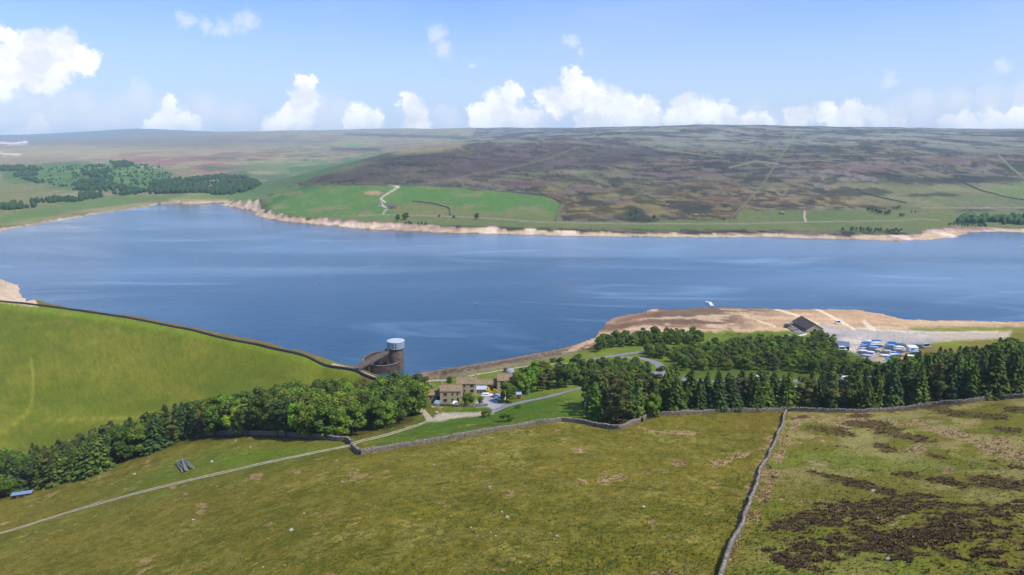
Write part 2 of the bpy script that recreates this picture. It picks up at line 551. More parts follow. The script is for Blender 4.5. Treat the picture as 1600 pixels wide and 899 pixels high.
def mat(name, rgb, rough=0.8, vary=0.25, scale=3.0, bump=0.0, metal=0.0, rgb2=None, per_object=0.0, spec=0.3):
    """a base colour broken up by two noises; rgb in 0..255 display values"""
    m = bpy.data.materials.new(name)
    m.use_nodes = True
    N = NT(m.node_tree)
    b = m.node_tree.nodes['Principled BSDF']
    b.inputs['Roughness'].default_value = rough
    b.inputs['Metallic'].default_value = metal
    b.inputs['Specular IOR Level'].default_value = spec
    g = N.n('ShaderNodeNewGeometry')
    nz = N.noise(g.outputs['Position'], scale, 6, 0.65)
    c1 = tuple(s2l(rgb)) + (1,)
    c2 = (tuple(s2l(rgb2)) if rgb2 is not None else tuple(s2l(rgb) * (1 - vary))) + (1,)
    f = N.ss(nz, 0.35, 0.65)
    col = N.mix(f, c1, c2)
    if per_object:
        oi = N.n('ShaderNodeObjectInfo')
        hsv = N.n('ShaderNodeHueSaturation')
        N.l(N.math('MULTIPLY_ADD', oi.outputs['Random'], 0.05 * per_object, 0.5 - 0.025 * per_object), hsv.inputs['Hue'])
        rnd2 = N.math('FRACT', N.math('MULTIPLY', oi.outputs['Random'], 7.13))
        N.l(N.math('MULTIPLY_ADD', rnd2, 0.7 * per_object, 1 - 0.35 * per_object), hsv.inputs['Value'])
        N.l(col, hsv.inputs['Color']); col = hsv.outputs[0]
    N.l(col, b.inputs['Base Color'])
    if bump:
        bp = N.n('ShaderNodeBump'); bp.inputs['Strength'].default_value = bump; bp.inputs['Distance'].default_value = 0.1
        N.l(N.noise(g.outputs['Position'], scale * 4, 5, 0.7), bp.inputs['Height'])
        N.l(bp.outputs[0], b.inputs['Normal'])
    return m


# ------------------------------------------------------------------ ground cover painted on the ground from what grows there
PX, PY = to_px(GX, GY, Z)
front = GY > 20
PX = np.where(front, PX, -5000); 
lf = fbm(GX, GY, 25, 4, 101)
mf = fbm(GX, GY, 5, 4, 102)
hf = fbm(GX, GY, 1.1, 3, 103)
vf = fbm(GX, GY * 0.32, 90, 6, 104)              # far patches, long up the slope
vf2 = fbm(GX + 4000, GY * 0.3, 70, 6, 105)
vf3 = fbm(GX - 900, GY * 0.3, 260, 5, 106)
wf = fbm(GX, GY * 0.35, 26, 5, 107)
fine = np.random.default_rng(5).random(GX.shape) * 2 - 1
RGB = np.zeros(GX.shape + (3,))


def C(r_, g_, b_):
    return s2l((r_, g_, b_))


def lay(m, c):
    m = np.clip(m, 0, 1)[..., None]
    RGB[:] = RGB * (1 - m) + np.asarray(c) * m


def region(poly, feather=4.0, amp=0.0, noise=None, margin=40):
    s = sdpoly(PX, PY, poly, margin)
    if noise is not None:
        s = s + noise * amp
    return sstep(-feather, feather, s)


def line(pts, w, feather=0.8, noise=None, amp=0.0, margin=16):
    s = sdline(PX, PY, pts, margin)
    if noise is not None:
        s = s + noise * amp
    return 1 - sstep(w - feather, w + feather, s)


# near grass
lay(np.ones(GX.shape), C(104, 98, 34))
lay(sstep(-0.5, 0.9, lf), C(114, 104, 40))
lay(sstep(0.0, 0.9, mf) * 0.6, C(128, 120, 58))
lay(sstep(0.1, 0.9, hf) * 0.55, C(126, 124, 74))
lay(sstep(0.0, 0.9, -hf) * 0.6, C(70, 80, 26))
lay(sstep(0.3, 1.0, -mf) * 0.5, C(76, 86, 24))
lay(sstep(0.3, 0.8, fbm(GX, GY, 40, 3, 120)) * 0.45, C(104, 88, 40))
lay(sstep(0.35, 0.9, fbm(GX, GY, 14, 3, 121)) * 0.4 * sstep(0, .5, hf + .3), C(146, 142, 92))
# greener field above the track and by the gate
lay(region([(563,705),(700,684),(875,655),(930,655),(925,610),(870,622),(780,642),(660,665),(590,690)], 5, 4, mf) * 0.85, np.clip(C(72, 102, 26)[None, None] * (1 + 0.25 * mf + .15 * hf)[..., None], 0, 1))
lay(region([(560,690),(650,655),(690,640),(820,600),(915,580),(915,615),(800,650),(660,675)], 6, 5, mf) * 0.8, C(70, 100, 26))
lay(region([(120,790),(230,740),(330,700),(470,700),(540,697),(440,716),(300,746),(160,782)], 16, 10, lf) * 0.55, C(84, 112, 36))
lay(region([(340,715),(420,700),(500,697),(430,718),(350,735)], 10, 8, mf) * 0.5, C(92, 120, 34))
lay(region([(0,840),(300,755),(545,700),(545,712),(300,768),(0,858)], 8, 6, mf) * 0.3, C(82, 104, 34))
# the dam's grass face and the valley floor
dam = region([(-400,440),(0,471),(200,496),(400,537),(560,576),(600,590),(660,620),(560,660),(280,690),(150,735),(0,775),(-400,860)], 6, 4, mf)
lay(dam, C(94, 112, 36))
st = fbm(GX * 0.6 + GY * 0.8, GY * 0.25 - GX * 0.2, 12, 4, 130)
lay(dam * sstep(-0.2, 0.9, lf), C(104, 118, 40))
lay(damside * sstep(-2, 1, SDWn) * sstep(18.0, 15.5, SDWn), C(112, 94, 76))
lay(dam * sstep(0.0, 0.7, st) * 0.5, C(124, 130, 60))
lay(dam * sstep(0.0, 0.8, mf) * 0.4, C(118, 122, 52))
lay(dam * sstep(0.0, 0.8, -hf - .3 * mf) * 0.4, C(78, 98, 32))
lay(dam * sstep(0.0, 0.8, -st) * 0.5, C(86, 108, 38))
lay(dam * sstep(0.1, 0.8, fbm(GX, GY, 60, 3, 131)) * 0.45, C(92, 110, 44))
lay(dam * line([(-50,466),(0,475),(200,501),(400,541),(560,582)], 6, 5) * 0.7, C(112, 146, 42))
lay(dam * line([(0,665),(60,640),(110,655),(180,655),(300,645),(420,640)], 10, 9, mf, 3) * 0.35, C(124, 136, 56))
lay(dam * line([(0,680),(20,665),(40,648),(50,630),(52,590),(48,560)], 2.0, 2.4, margin=30) * 0.5, C(150, 156, 84))
lay(dam * line([(40,672),(80,658),(140,654),(200,653),(290,648)], 1.6, 2.2) * 0.5, C(162, 158, 84))
# rough ground right of the long wall
rightf = region([(1232,640),(1400,636),(1700,600),(2300,640),(2300,1100),(1080,1100),(1130,899),(1170,790),(1213,690)], 2, 0)
lay(rightf * 0.8, C(110, 104, 44))
lay(rightf * sstep(0.0, 0.8, fbm(GX, GY * 1.5, 18, 4, 140)) * 0.6, C(104, 112, 30))
lay(rightf * sstep(-0.1, 0.8, fbm(GX, GY, 22, 4, 141)) * 0.5, C(142, 134, 84))
lay(rightf * sstep(0.1, 0.5, fbm(GX * 1.3, GY, 12, 4, 142)) * .7 * sstep(860, 700, PY), C(146, 136, 92))
lay(rightf * sstep(0.25, 0.6, fbm(GX * 1.3, GY, 9, 4, 143)) * .6 * sstep(800, 690, PY), C(158, 142, 104))
lay(rightf * sstep(0.2, 0.6, fbm(GX, GY, 16, 4, 144)) * .5, C(96, 112, 34))
# pale dead bracken and rush
bk1 = sstep(0.02, 0.3, fbm(GX, GY, 7, 4, 150) * 0.6 + 0.3 * hf + 0.2 + np.maximum(
    line([(1226,660),(1205,690),(1185,740),(1165,800),(1140,870)], 9, 9, margin=40) * 0.8,
    np.maximum(line([(1245,660),(1222,700),(1205,750),(1180,810)], 9, 9, margin=40) * 0.75,
    np.maximum(line([(1260,652),(1330,655),(1400,660),(1470,668),(1540,695),(1600,715),(1680,720)], 8, 8, mf, 3, margin=40) * 0.8,
    np.maximum(line([(1000,668),(1030,676),(1085,677)], 3, 3, margin=30) * 0.9,
    line([(1130,722),(1180,703),(1210,700)], 3.5, 3.5, margin=30) * 0.9)))) - 0.62)
for (bx, by, bw) in [(315,790,9),(312,800,8),(1060,724,9),(970,746,8),(945,750,9),(910,752,6),(1020,818,6),(905,705,7),(400,744,8),(465,738,5),(550,741,6),(605,738,5),(1158,712,8),(1325,665,14),(1430,700,12),(1480,735,8),(1530,750,12),(270,762,5),(290,772,4),(1175,760,10),(1160,803,6),(1120,725,9),(1545,700,14),(1565,690,14),(875,657,6),(830,675,3),(560,745,4)]:
    s = 1 - np.hypot((PX - bx) / 2.0, PY - by) / (bw * 0.62)
    bk1 = np.maximum(bk1, sstep(-0.05, 0.35, s + 0.5 * mf + .3 * hf + .12))
bk1 = bk1 * (GY < 330)
lay(bk1 * 0.9, C(158, 134, 94))
lay(bk1 * sstep(0, 0.8, -hf) * 0.5, C(116, 92, 58))
# dark heather on the right
hs = fbm(GX * 0.9 + GY * 0.3, (GY - GX * 0.3) * 1.7, 11, 4, 160)
hz = region([(1200,800),(1260,770),(1340,775),(1400,770),(1480,790),(1600,780),(1900,780),(1900,1000),(1150,1000),(1190,850)], 22, 0, margin=80) * 0.85
heather = sstep(0.0, 0.3, hs * 0.9 + hf * 0.55 + mf * .75 + hz - 0.80)
for (bx, by, bw, bh, sl) in [(1300,674,42,8,.12),(1345,664,34,6,.12),(1380,670,40,11,.2),(1425,684,42,7,.15),(1384,700,18,7,.25),(1462,713,20,6,.2),(1500,647,36,6,.12),(1545,650,30,5,.15),(1590,640,30,6,.1),(1575,672,30,5,.1),
                             (1300,745,40,5,.22),(1345,758,40,7,.2),(1385,768,22,7,.1),(1425,744,30,6,.1),(1480,752,40,8,.1),(1545,752,50,10,.1),(1590,760,40,10,.1),(1420,782,16,6,.1),(1255,652,9,3,0),(1345,650,20,3,0),(1470,640,30,4,0.1),(1200,860,14,4,0),(1645,720,40,10,.1)]:
    s = 1 - np.hypot((PX - bx) / bw, (PY - by - sl * (PX - bx)) / bh)
    heather = np.maximum(heather, sstep(0.0, 0.12, s * 0.8 + 0.22 * hs + 0.16 * mf + .24 * hf))
heather = heather * (GY < 330) * (GY > 0) * rightf
lay(heather * 0.85, C(86, 68, 42))
lay(heather * sstep(0, .9, hf) * 0.6, C(86, 66, 46))
lay(heather * sstep(0.1, .5, mf + .5 * hf) * 0.45, C(82, 84, 34))
# under the belts of trees
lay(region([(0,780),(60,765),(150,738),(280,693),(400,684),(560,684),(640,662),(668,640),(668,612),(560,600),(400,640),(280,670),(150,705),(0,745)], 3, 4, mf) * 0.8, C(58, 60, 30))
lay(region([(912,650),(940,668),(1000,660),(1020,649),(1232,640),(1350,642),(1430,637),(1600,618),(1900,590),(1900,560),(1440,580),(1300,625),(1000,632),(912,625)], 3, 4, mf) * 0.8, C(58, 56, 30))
# mid ground between the house and the water
midg = region([(600,588),(660,588),(820,562),(935,534),(1090,510),(1230,512),(1500,522),(1700,520),(1900,560),(1500,600),(1300,625),(1000,635),(900,625),(850,618),(800,635),(690,640),(640,612)], 4, 3, mf)
lay(midg * 0.85, C(100, 118, 46))
lay(midg * sstep(0.0, 0.8, lf) * 0.6, C(120, 128, 56))
lay(midg * sstep(0.1, 0.8, mf) * 0.5, C(84, 108, 36))
lay(region([(1030,575),(1150,520),(1300,540),(1440,560),(1300,600),(1100,598)], 8, 6, mf) * 0.7, C(64, 84, 32))
lay(region([(1440,535),(1600,522),(1800,525),(1800,556),(1600,550),(1450,558)], 4, 3, mf) * 0.8, C(122, 112, 58))
lay(region([(1445,545),(1455,534),(1510,532),(1500,543)], 4, 4, mf) * 0.8, C(122, 138, 44))
lay(region([(1420,549),(1455,540),(1510,552),(1560,562),(1450,566)], 4, 3, mf) * 0.8, C(120, 100, 76))
lay(region([(750,620),(756,614),(775,612),(777,620),(779,631),(797,634),(772,641),(760,636),(742,636),(741,631)], .8, .4, mf), C(156, 156, 194))
lay(region([(690,645),(720,645),(760,643),(772,646),(740,651),(700,656),(676,660),(672,655)], 1, 1, mf), C(170, 162, 174))
# stone pitching along the near shore
pit = region([(560,570),(600,580),(657,583),(720,573),(820,555),(905,537),(935,527),(950,535),(905,550),(860,561),(790,575),(720,588),(660,595),(600,594)], 1.6, 1.2, mf)
lay(pit, C(104, 88, 68))
lay(pit * sstep(0.0, 0.7, mf * .6 + hf), C(144, 120, 96))
lay(pit * sstep(0.1, 0.6, fbm(GX, GY, 3, 3, 190)), C(82, 72, 54))
lay(pit * sstep(0.1, 0.8, -hf) * 0.7, C(92, 78, 62))
lay(line([(650,592),(720,585),(790,573),(860,560),(900,552)], 3.2, 2, mf, 1.5) * 0.6, C(134, 128, 92))
nearshore = sstep(1200, 1000, GY) * sstep(590, 640, PX)
lay(sstep(6, 1.5, SDWn) * nearshore * sstep(480, 420, GY), C(140, 114, 92))
# the bare peninsula
pen = region([(880,552),(905,537),(940,500),(1027,470),(1600,470),(1950,470),(1950,520),(1600,512),(1500,514),(1415,518),(1380,522),(1300,520),(1210,516),(1100,518),(1000,526),(935,536),(900,548)], 1.8, 2.2, mf)
lay(pen, C(174, 144, 116))
cont = np.sin(SDWn * 0.32 + 1.8 * fbm(GX, GY, 40, 4, 171))
lay(pen * sstep(0.2, 1.0, cont) * 0.55, C(216, 184, 146))
lay(pen * sstep(-0.05, 0.3, fbm(GX, GY, 34, 5, 170)) * 0.8, C(146, 112, 86))
lay(pen * sstep(0.12, 0.3, fbm(GX * .4, GY, 26, 5, 172)) * 0.8, C(104, 84, 66))
lay(pen * sstep(0.05, 0.25, fbm(GX * .35, GY, 9, 4, 173)) * 0.6, C(118, 92, 70))
lay(pen * line([(1000,492),(1040,497),(1090,503),(1160,506)], 4, 3, mf, 2) * sstep(-.2, .3, mf + .4 * lf) * .6, C(96, 78, 64))
lay(pen * sstep(0.15, 0.4, fbm(GX * .4, GY, 16, 5, 174)) * 0.6, C(220, 192, 156))
lay(pen * sstep(1120, 1300, PX) * 0.55, C(212, 176, 136))
lay(region([(1410,514),(1440,511),(1540,511),(1700,512),(1700,524),(1500,519),(1440,520)], 1.5, 1, mf) * .9, C(122, 130, 62))
lay(region([(1560,513),(1620,510),(1900,512),(1900,525),(1600,520)], 3, 2, mf) * .8, C(128, 118, 72))
# the gravelled boat park and its hard standing
grav = region([(1262,503),(1300,510),(1340,514),(1400,516),(1440,519),(1580,518),(1575,527),(1540,531),(1470,533),(1440,538),(1412,556),(1396,572),(1350,560),(1310,540),(1275,524)], 1.6, 1.2, mf)
lay(grav, C(176, 166, 156))
lay(grav * sstep(0.1, 0.6, fbm(GX, GY * 1.2, 30, 4, 181)) * 0.75, C(134, 138, 140))
lay(grav * sstep(0.15, 0.7, fbm(GX, GY, 22, 4, 182)) * 0.7, C(202, 190, 172))
lay(grav * sstep(1440, 1480, PX) * 0.7, C(190, 168, 138))
lay(region([(1363,564),(1372,556),(1384,539),(1392,540),(1376,566)], 1.5, 1, mf), C(182, 160, 122))
lay(region([(1400,566),(1412,540),(1425,538),(1408,572)], 1.5, 1, mf), C(182, 160, 126))
for a, wd, c in [([(1210,483),(1233,489),(1246,493.5),(1262,500),(1280,507)], 1.5, (222, 200, 166)), ([(1274,482),(1296,493),(1318,505),(1335,515)], 1.7, (224, 204, 172)),
                 ([(1351,503),(1356,509),(1366,515)], 3.2, (212, 196, 170)), ([(1184,501),(1196,505.5),(1212,510)], 1.3, (222, 196, 156)), ([(1340,513),(1380,517),(1440,518.5)], .9, (206, 192, 170)),
                 ([(1420,519),(1500,519.5),(1560,518.5)], .9, (198, 190, 180)), ([(1160,492),(1184,501)], .8, (206, 178, 144))]:
    lay(line(a, wd, 0.6), C(*c))

# ------------------------------------------------------------------ far side of the water
far = sstep(640, 760, np.hypot(GX, GY))


def pn(sx, sy, o, seed):
    return fbm(GX / sx, GY / sy, 1.0, o, seed)


def patch(m, nz, t, c, al=1.0, e=0.05):
    lay(m * sstep(t - e, t + e, nz) * al, C(*c))


wq = pn(26, 60, 4, 400)
lay(far, C(98, 98, 62))
dist = sstep(1200, 3200, GY)
A1, A2, A3, A4, A5, A6 = pn(170, 330, 6, 401), pn(120, 260, 6, 402), pn(90, 150, 5, 403), pn(240, 380, 6, 404), pn(60, 110, 5, 405), pn(150, 160, 6, 406)
patch(far, A1, -.05, (76, 66, 44))
patch(far, A2, .12, (78, 72, 62), .9)
patch(far, A3, .10, (62, 58, 42), .85)
patch(far, A4, .24, (106, 92, 90), .85)
patch(far, A6, .22, (128, 118, 92), .85)
patch(far, A5 + .4 * A1, .30, (134, 116, 76), .8)
patch(far, A2 + .3 * A5, .40, (60, 50, 58), .9)
patch(far, A4 - .5 * A3, .42, (132, 124, 118), .7)
patch(far, -A3, .30, (104, 108, 72), .8)
patch(far, -A4 + .3 * A5, .42, (120, 124, 96), .8)
patch(far, pn(40, 60, 3, 410), .45, (58, 56, 40), .6)
B1, B2, B3 = pn(34, 40, 3, 420), pn(20, 30, 3, 421), pn(70, 34, 4, 422)
patch(far, B1 + .3 * A1, .28, (52, 48, 36), .75)
patch(far, -B2 + .2 * A3, .34, (132, 122, 88), .6)
patch(far, B3, .26, (66, 56, 50), .7)
patch(far, -B3 - .2 * A2, .34, (126, 112, 104), .65)
patch(far, B2, .40, (46, 46, 34), .7)
up = far * region([(-900, 190), (2400, 190), (2400, 238), (1300, 236), (900, 232), (700, 232), (-900, 232)], 8, 6, A1, margin=900)
patch(up, A6, .10, (126, 130, 112), .8)
patch(up, A1, .15, (62, 64, 66), .7)
patch(up, A2, .25, (140, 140, 118), .6)
warm = far * region([(850, 292), (1150, 285), (1300, 290), (1420, 320), (1150, 350), (880, 345)], 16, 14, A1, margin=60)
patch(warm, A3 + .3 * A5, -.10, (142, 122, 70), .75)
patch(warm, A5, .05, (88, 76, 42), .85)
patch(warm, A2 + .4 * A5, .25, (112, 88, 74), .6)
dk = far * region([(430, 300), (520, 268), (600, 246), (700, 232), (790, 226), (900, 224), (980, 232), (1060, 250), (960, 268), (800, 276), (680, 286), (560, 289)], 4, 6, A1, margin=60)
lay(dk * .25, C(74, 68, 60))
patch(dk, A2, .15, (88, 74, 66), .7)
patch(dk, A5, .25, (104, 88, 74), .6)
patch(dk, -A3, .25, (48, 46, 40), .7)

patch(dk, -B3, .22, (136, 124, 104), .8, .04)
patch(dk, A6 + .3 * B1, .12, (150, 142, 104), .75, .04)
patch(dk, -A5, .20, (112, 124, 78), .75, .04)
patch(dk, A4 + .3 * B3, .1, (146, 122, 124), .75, .04)
patch(dk, B1 + .5 * B3, .2, (50, 48, 38), .85, .04)
patch(dk, B2, .25, (128, 116, 90), .6, .04)
patch(dk, B2, .36, (104, 96, 78), .6)
patch(warm, B1, .2, (72, 62, 36), .7)
patch(warm, -B2, .3, (150, 134, 84), .6)
# pasture on the right
pr = far * region([(1310, 285), (1450, 290), (1700, 280), (1900, 300), (1900, 335), (1560, 325), (1430, 328), (1340, 310)], 6, 5, A3, margin=60)
lay(pr * .8, C(124, 124, 78))
patch(pr, A5, .1, (136, 132, 92), .6)
patch(pr, -A3, .2, (100, 116, 66), .6)
lay(far * region([(1540, 300), (1640, 285), (1800, 290), (1800, 312), (1600, 310)], 5, 4, A3) * 0.6, C(108, 132, 68))
# left far slopes: pale grass, pink heather, green combes
left = far * region([(-900, 180), (760, 180), (720, 232), (600, 246), (500, 274), (440, 296), (400, 312), (350, 330), (-900, 420)], 3, 2, A3, margin=900)
lay(left, C(130, 126, 80))
patch(left, B3, .3, (104, 100, 66), .5)
patch(left, A1, .0, (138, 130, 88), .7, .15)
patch(left, A2, .2, (108, 104, 70), .7, .1)
patch(left, A4, .25, (126, 98, 84), .6, .1)
patch(left, A5, .35, (100, 108, 62), .6)
patch(left, -B1, .3, (146, 138, 98), .5)
lay(left * region([(-300, 216), (120, 214), (330, 212), (450, 214), (520, 222), (300, 228), (100, 226), (-300, 232)], 4, 4, A1, margin=60) * .6, C(98, 96, 86))
lay(left * region([(-300, 232), (100, 230), (300, 234), (430, 236), (300, 242), (150, 248), (-300, 256)], 5, 5, A1, margin=60) * .6, C(150, 140, 98))
lay(left * region([(180, 238), (300, 242), (430, 240), (480, 250), (440, 275), (380, 282), (300, 268), (200, 262)], 10, 12, A3, margin=60) * sstep(-.3, .1, A2) * 0.75, C(134, 88, 78))
lay(left * region([(330, 262), (400, 252), (520, 250), (600, 235), (620, 243), (520, 265), (450, 290), (400, 310), (350, 300), (440, 275)], 6, 8, A3, margin=60) * 0.75, C(84, 112, 58))
patch(left * region([(300, 245), (620, 232), (620, 250), (450, 290), (330, 280)], 8, 4, A3), A3, .1, (64, 92, 52), .6)
lay(left * region([(0, 262), (90, 256), (180, 253), (230, 262), (268, 272), (260, 290), (200, 300), (120, 300), (60, 288), (0, 285)], 5, 6, A3, margin=60) * 0.9, C(70, 104, 46))
patch(left * region([(0, 262), (180, 253), (268, 272), (200, 300), (60, 288)], 8, 4, A3), A5, .1, (98, 128, 60), .7)
lay(left * region([(-300, 280), (0, 280), (60, 295), (100, 308), (60, 322), (0, 330), (-300, 340)], 8, 5, A3, margin=60) * 0.8, C(116, 118, 66))
lay(left * region([(0, 335), (130, 312), (230, 305), (330, 303), (410, 296), (440, 294), (400, 318), (340, 310), (240, 314), (160, 322), (60, 342), (0, 352)], 3, 3, A5) * 0.85, C(92, 118, 54))
lay(left * region([(380, 300), (480, 266), (560, 250), (590, 247), (500, 274), (440, 294), (400, 308)], 4, 4, A5) * 0.6, C(76, 104, 54))
lay(left * line([(680, 213), (740, 220), (820, 226)], 3.5, 3, A5, 2) * 0.8, C(96, 128, 72))
lay(left * line([(540, 210), (600, 212), (680, 214), (780, 217), (880, 220)], 2.2, 1.5, A5, 2) * 0.8, C(66, 60, 66))
lay(left * line([(520, 234), (560, 233), (592, 234)], 2.2, 1.5, A5, 2) * 0.8, C(66, 62, 70))
lay(left * line([(0, 223), (15, 225), (40, 223)], 2, 2, A5, 3) * .8, C(228, 206, 184))
lay(left * line([(0, 240), (30, 241)], 1.5, 1.5, A5, 3) * .7, C(214, 190, 170))
lay(left * line([(545, 226), (560, 229)], 3, 2.5, A5, 2) * .7, C(84, 134, 66))

# bright green fields above the far shore
gf = far * region([(404,322),(430,302),(466,286),(475,288),(520,290),(610,290),(700,293),(800,301),(850,307),(876,318),(872,332),(880,346),(1000,347),(1150,343),(1155,330),(1300,328),(1420,328),(1500,332),(1700,328),(1900,328),(1900,352),(1600,356),(1450,362),(1300,361),(1000,358),(800,356),(600,350),(500,345),(430,337)], 1.3, 0.9, wf, margin=60)
lay(gf, C(108, 132, 60))
lay(gf * sstep(0.0, 0.5, wf) * 0.45, C(128, 136, 70))
lay(gf * sstep(0.2, 0.6, vf) * 0.5, C(94, 126, 52))
g2 = far * region([(410,322),(430,304),(466,288),(520,291),(610,291),(700,294),(800,302),(850,308),(874,320),(870,340),(760,332),(640,338),(560,340),(440,335)], 2, 1.5, wf)
lay(g2 * 0.85, C(84, 140, 44))
lay(g2 * sstep(0.1, 0.6, wf) * 0.5, C(110, 146, 60))
lay(g2 * region([(415,320),(440,303),(475,289),(530,291),(470,302),(430,318),(425,330)], 3, 2, wf) * .7, C(62, 116, 44))
lay(g2 * sstep(0.3, 0.7, fbm(GX, GY * .5, 40, 4, 220)) * 0.55, C(142, 140, 84))
lay(region([(612,323),(650,312),(700,318),(740,330),(860,330),(870,338),(640,337),(615,336)], 3, 3, wf) * far * 0.6, C(130, 134, 66))
lay(region([(570,301),(578,298.5),(592,299),(598,302),(590,304.5),(574,304)], .8, .5, wf) * far * 0.8, C(190, 166, 110))
lay(far * region([(1160,330),(1300,330),(1320,340),(1160,346)], 2, 1, wf) * 0.4, C(92, 126, 50))
# dark outcrops of scrub and heather low on the moor
for (bx, by, bw, bh) in [(990,335,22,7),(1000,342,24,5),(1085,325,28,5),(1095,330,22,4),(1215,322,50,2.5),(1340,300,70,6),(1450,283,90,5),(1560,280,60,7),(1190,280,30,6),(1080,293,14,4),(1290,235,26,6),(1350,228,12,6),(1250,228,20,5),(930,318,20,4),(1133,322,6,3),(1590,258,30,10),(1450,305,50,3)]:
    s = 1 - np.hypot((PX - bx) / bw, (PY - by) / bh)
    lay(far * sstep(-0.1, 0.3, s + 0.7 * wf + .3 * vf) * 0.8, C(60, 62, 44))
for (bx, by, bw, bh) in [(830,288,34,6),(877,302,14,6),(915,296,34,3),(760,262,60,7),(970,256,40,4),(1060,272,80,4),(1480,250,60,6),(1350,262,70,6),(700,278,60,5),(560,275,40,5),(930,240,30,4),(970,315,22,3)]:
    s = 1 - np.hypot((PX - bx) / bw, (PY - by) / bh)
    lay(far * sstep(-0.1, 0.3, s + 0.7 * wf + .3 * vf) * 0.6, C(126, 98, 92))
dk = far * region([(470,288),(520,268),(600,246),(700,232),(790,226),(900,224),(980,232),(1060,240),(960,262),(800,268),(680,282),(560,288)], 4, 6, vf, margin=60)
lay(dk * 0.55, C(60, 56, 56))
lay(dk * sstep(0.1, 0.4, vf2) * 0.5, C(92, 76, 70))
# lanes and paths on the far side
for a, wd, c in [([(602,316),(594,311),(600,306),(612,299),(624,292),(608,289)], 1.0, (212, 212, 160)), ([(598,336),(601,330),(606,326),(600,323),(598,320),(596,316)], .9, (206, 200, 160)),
                 ([(560,337),(600,336),(700,338),(760,341),(860,348),(1000,349.5),(1150,350),(1257,347),(1400,345),(1440,342),(1470,345)], .7, (150, 156, 106)),
                 ([(1259,346),(1257,340),(1258,331)], 1.2, (206, 196, 156)), ([(1155,327),(1165,318),(1178,304),(1192,288),(1206,266),(1215,252),(1226,236),(1234,224),(1245,206)], 1.3, (112, 124, 78)),
                 ([(690,285),(740,272),(800,262),(850,250),(890,235),(905,229)], 1.0, (116, 110, 94)), ([(1440,325),(1600,325),(1800,326)], .6, (160, 152, 118)),
                 ([(1560,242),(1580,262),(1602,280)], 1.1, (134, 138, 104)), ([(1140,262),(1180,252),(1215,256)], 1.2, (138, 140, 104)), ([(1010,228),(1050,236),(1130,246)], 0.8, (130, 134, 104))]:
    lay(far * line(a, wd, 0.6), C(*c))
# dark edges of the far fields
for a in [[(466,287),(475,291),(470,284),(445,296)], [(645,315),(690,322),(700,325),(704,336)], [(876,314),(872,330),(868,345)], [(1340,296),(1350,302),(1380,310),(1416,318)], [(1504,285),(1540,302),(1600,313),(1700,322)]]:
    lay(far * line(a, .8, .5) * .7, C(74, 70, 56))
# the bared rim of the far shore
rim_w = np.where(PX < 640, 14.0, np.where(PX > 1440, 30.0, 21.0)) * (1 + 0.3 * vf3) + 10 * wf
rim_w = rim_w * np.where((PX > 1330) & (PX < 1500), 1.5, 1.0)
rim = far * sstep(1.15, 0.95, SDWn / np.maximum(rim_w, 8)) * (np.hypot(GX, GY) < 2200)
lay(rim, C(192, 168, 132))
lay(rim * sstep(0.0, 0.5, fbm(GX, GY, 30, 5, 230)) * .8, C(158, 130, 110))
lay(rim * sstep(0.1, 0.5, wf) * .7, C(226, 204, 172))
lay(rim * sstep(0.15, 0.4, fbm(GX, GY, 60, 5, 231)) * .7 * sstep(8, 14, SDWn), C(120, 98, 84))
lay(rim * sstep(4, 1, SDWn) * .6, C(170, 128, 96))
leftbeach = region([(-300,425),(38,430),(60,480),(0,472),(-300,452)], 1, 0)
lay(leftbeach * (np.hypot(GX, GY) > 560), C(204, 180, 152))
lay(leftbeach * (np.hypot(GX, GY) > 560) * sstep(0, .8, mf) * .6, C(182, 154, 126))
spit = region([(1575,376),(1700,376),(1700,395),(1575,392)], 1, 0)
lay(spit * far, C(150, 132, 108))
RGB[(SDWn < 0) & (Z < 0.02)] = C(92, 84, 66)
near_ = (1 - far) * (1 - np.clip(pen + grav + pit + leftbeach + .8 * bk1 * (1 - heather) + .35 * rightf, 0, 1) * .85)
RGB *= (1 + (np.array([1.07, 1.02, 0.62]) - 1) * near_[..., None])
gdam = np.maximum(dam, 0)
RGB *= (1 + (np.array([0.92, 0.82, 0.68]) - 1) * gdam[..., None])
RGB *= (1 + (np.array([0.84, 0.66, 0.95]) - 1) * (gf * 1.0)[..., None])
mr = far * (1 - left) * (1 - gf) * (1 - rim) * sstep(3200, 1800, GY)
RGB *= (1 + (np.array([0.70, 0.71, 0.62]) - 1) * (1 - .45 * sstep(1050, 1350, PX))[..., None] * mr[..., None])
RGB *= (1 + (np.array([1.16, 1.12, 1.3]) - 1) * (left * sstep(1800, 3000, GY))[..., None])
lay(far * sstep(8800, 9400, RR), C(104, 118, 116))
RGB *= (1 + 0.10 * fine)[..., None]
RGB = np.clip(RGB, 0.003, 0.85)

# ------------------------------------------------------------------ ground sheet
nr, nt = GX.shape
V = np.stack([GX, GY, Z], -1).reshape(-1, 3)
ii = np.arange((nr - 1) * (nt - 1))
i0 = (ii // (nt - 1)) * nt + ii % (nt - 1)
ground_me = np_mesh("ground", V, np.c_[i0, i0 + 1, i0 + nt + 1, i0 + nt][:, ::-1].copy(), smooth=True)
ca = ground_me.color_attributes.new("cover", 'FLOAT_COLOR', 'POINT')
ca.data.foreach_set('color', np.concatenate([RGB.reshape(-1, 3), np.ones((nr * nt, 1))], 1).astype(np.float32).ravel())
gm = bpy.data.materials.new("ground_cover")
gm.use_nodes = True
G = NT(gm.node_tree)
gb = gm.node_tree.nodes['Principled BSDF']
gb.inputs['Roughness'].default_value = 0.95
gb.inputs['Specular IOR Level'].default_value = 0.1
at = G.n('ShaderNodeAttribute', attribute_name='cover')
geo = G.n('ShaderNodeNewGeometry')
na = G.noise(geo.outputs['Position'], 1.6, 7, 0.7)
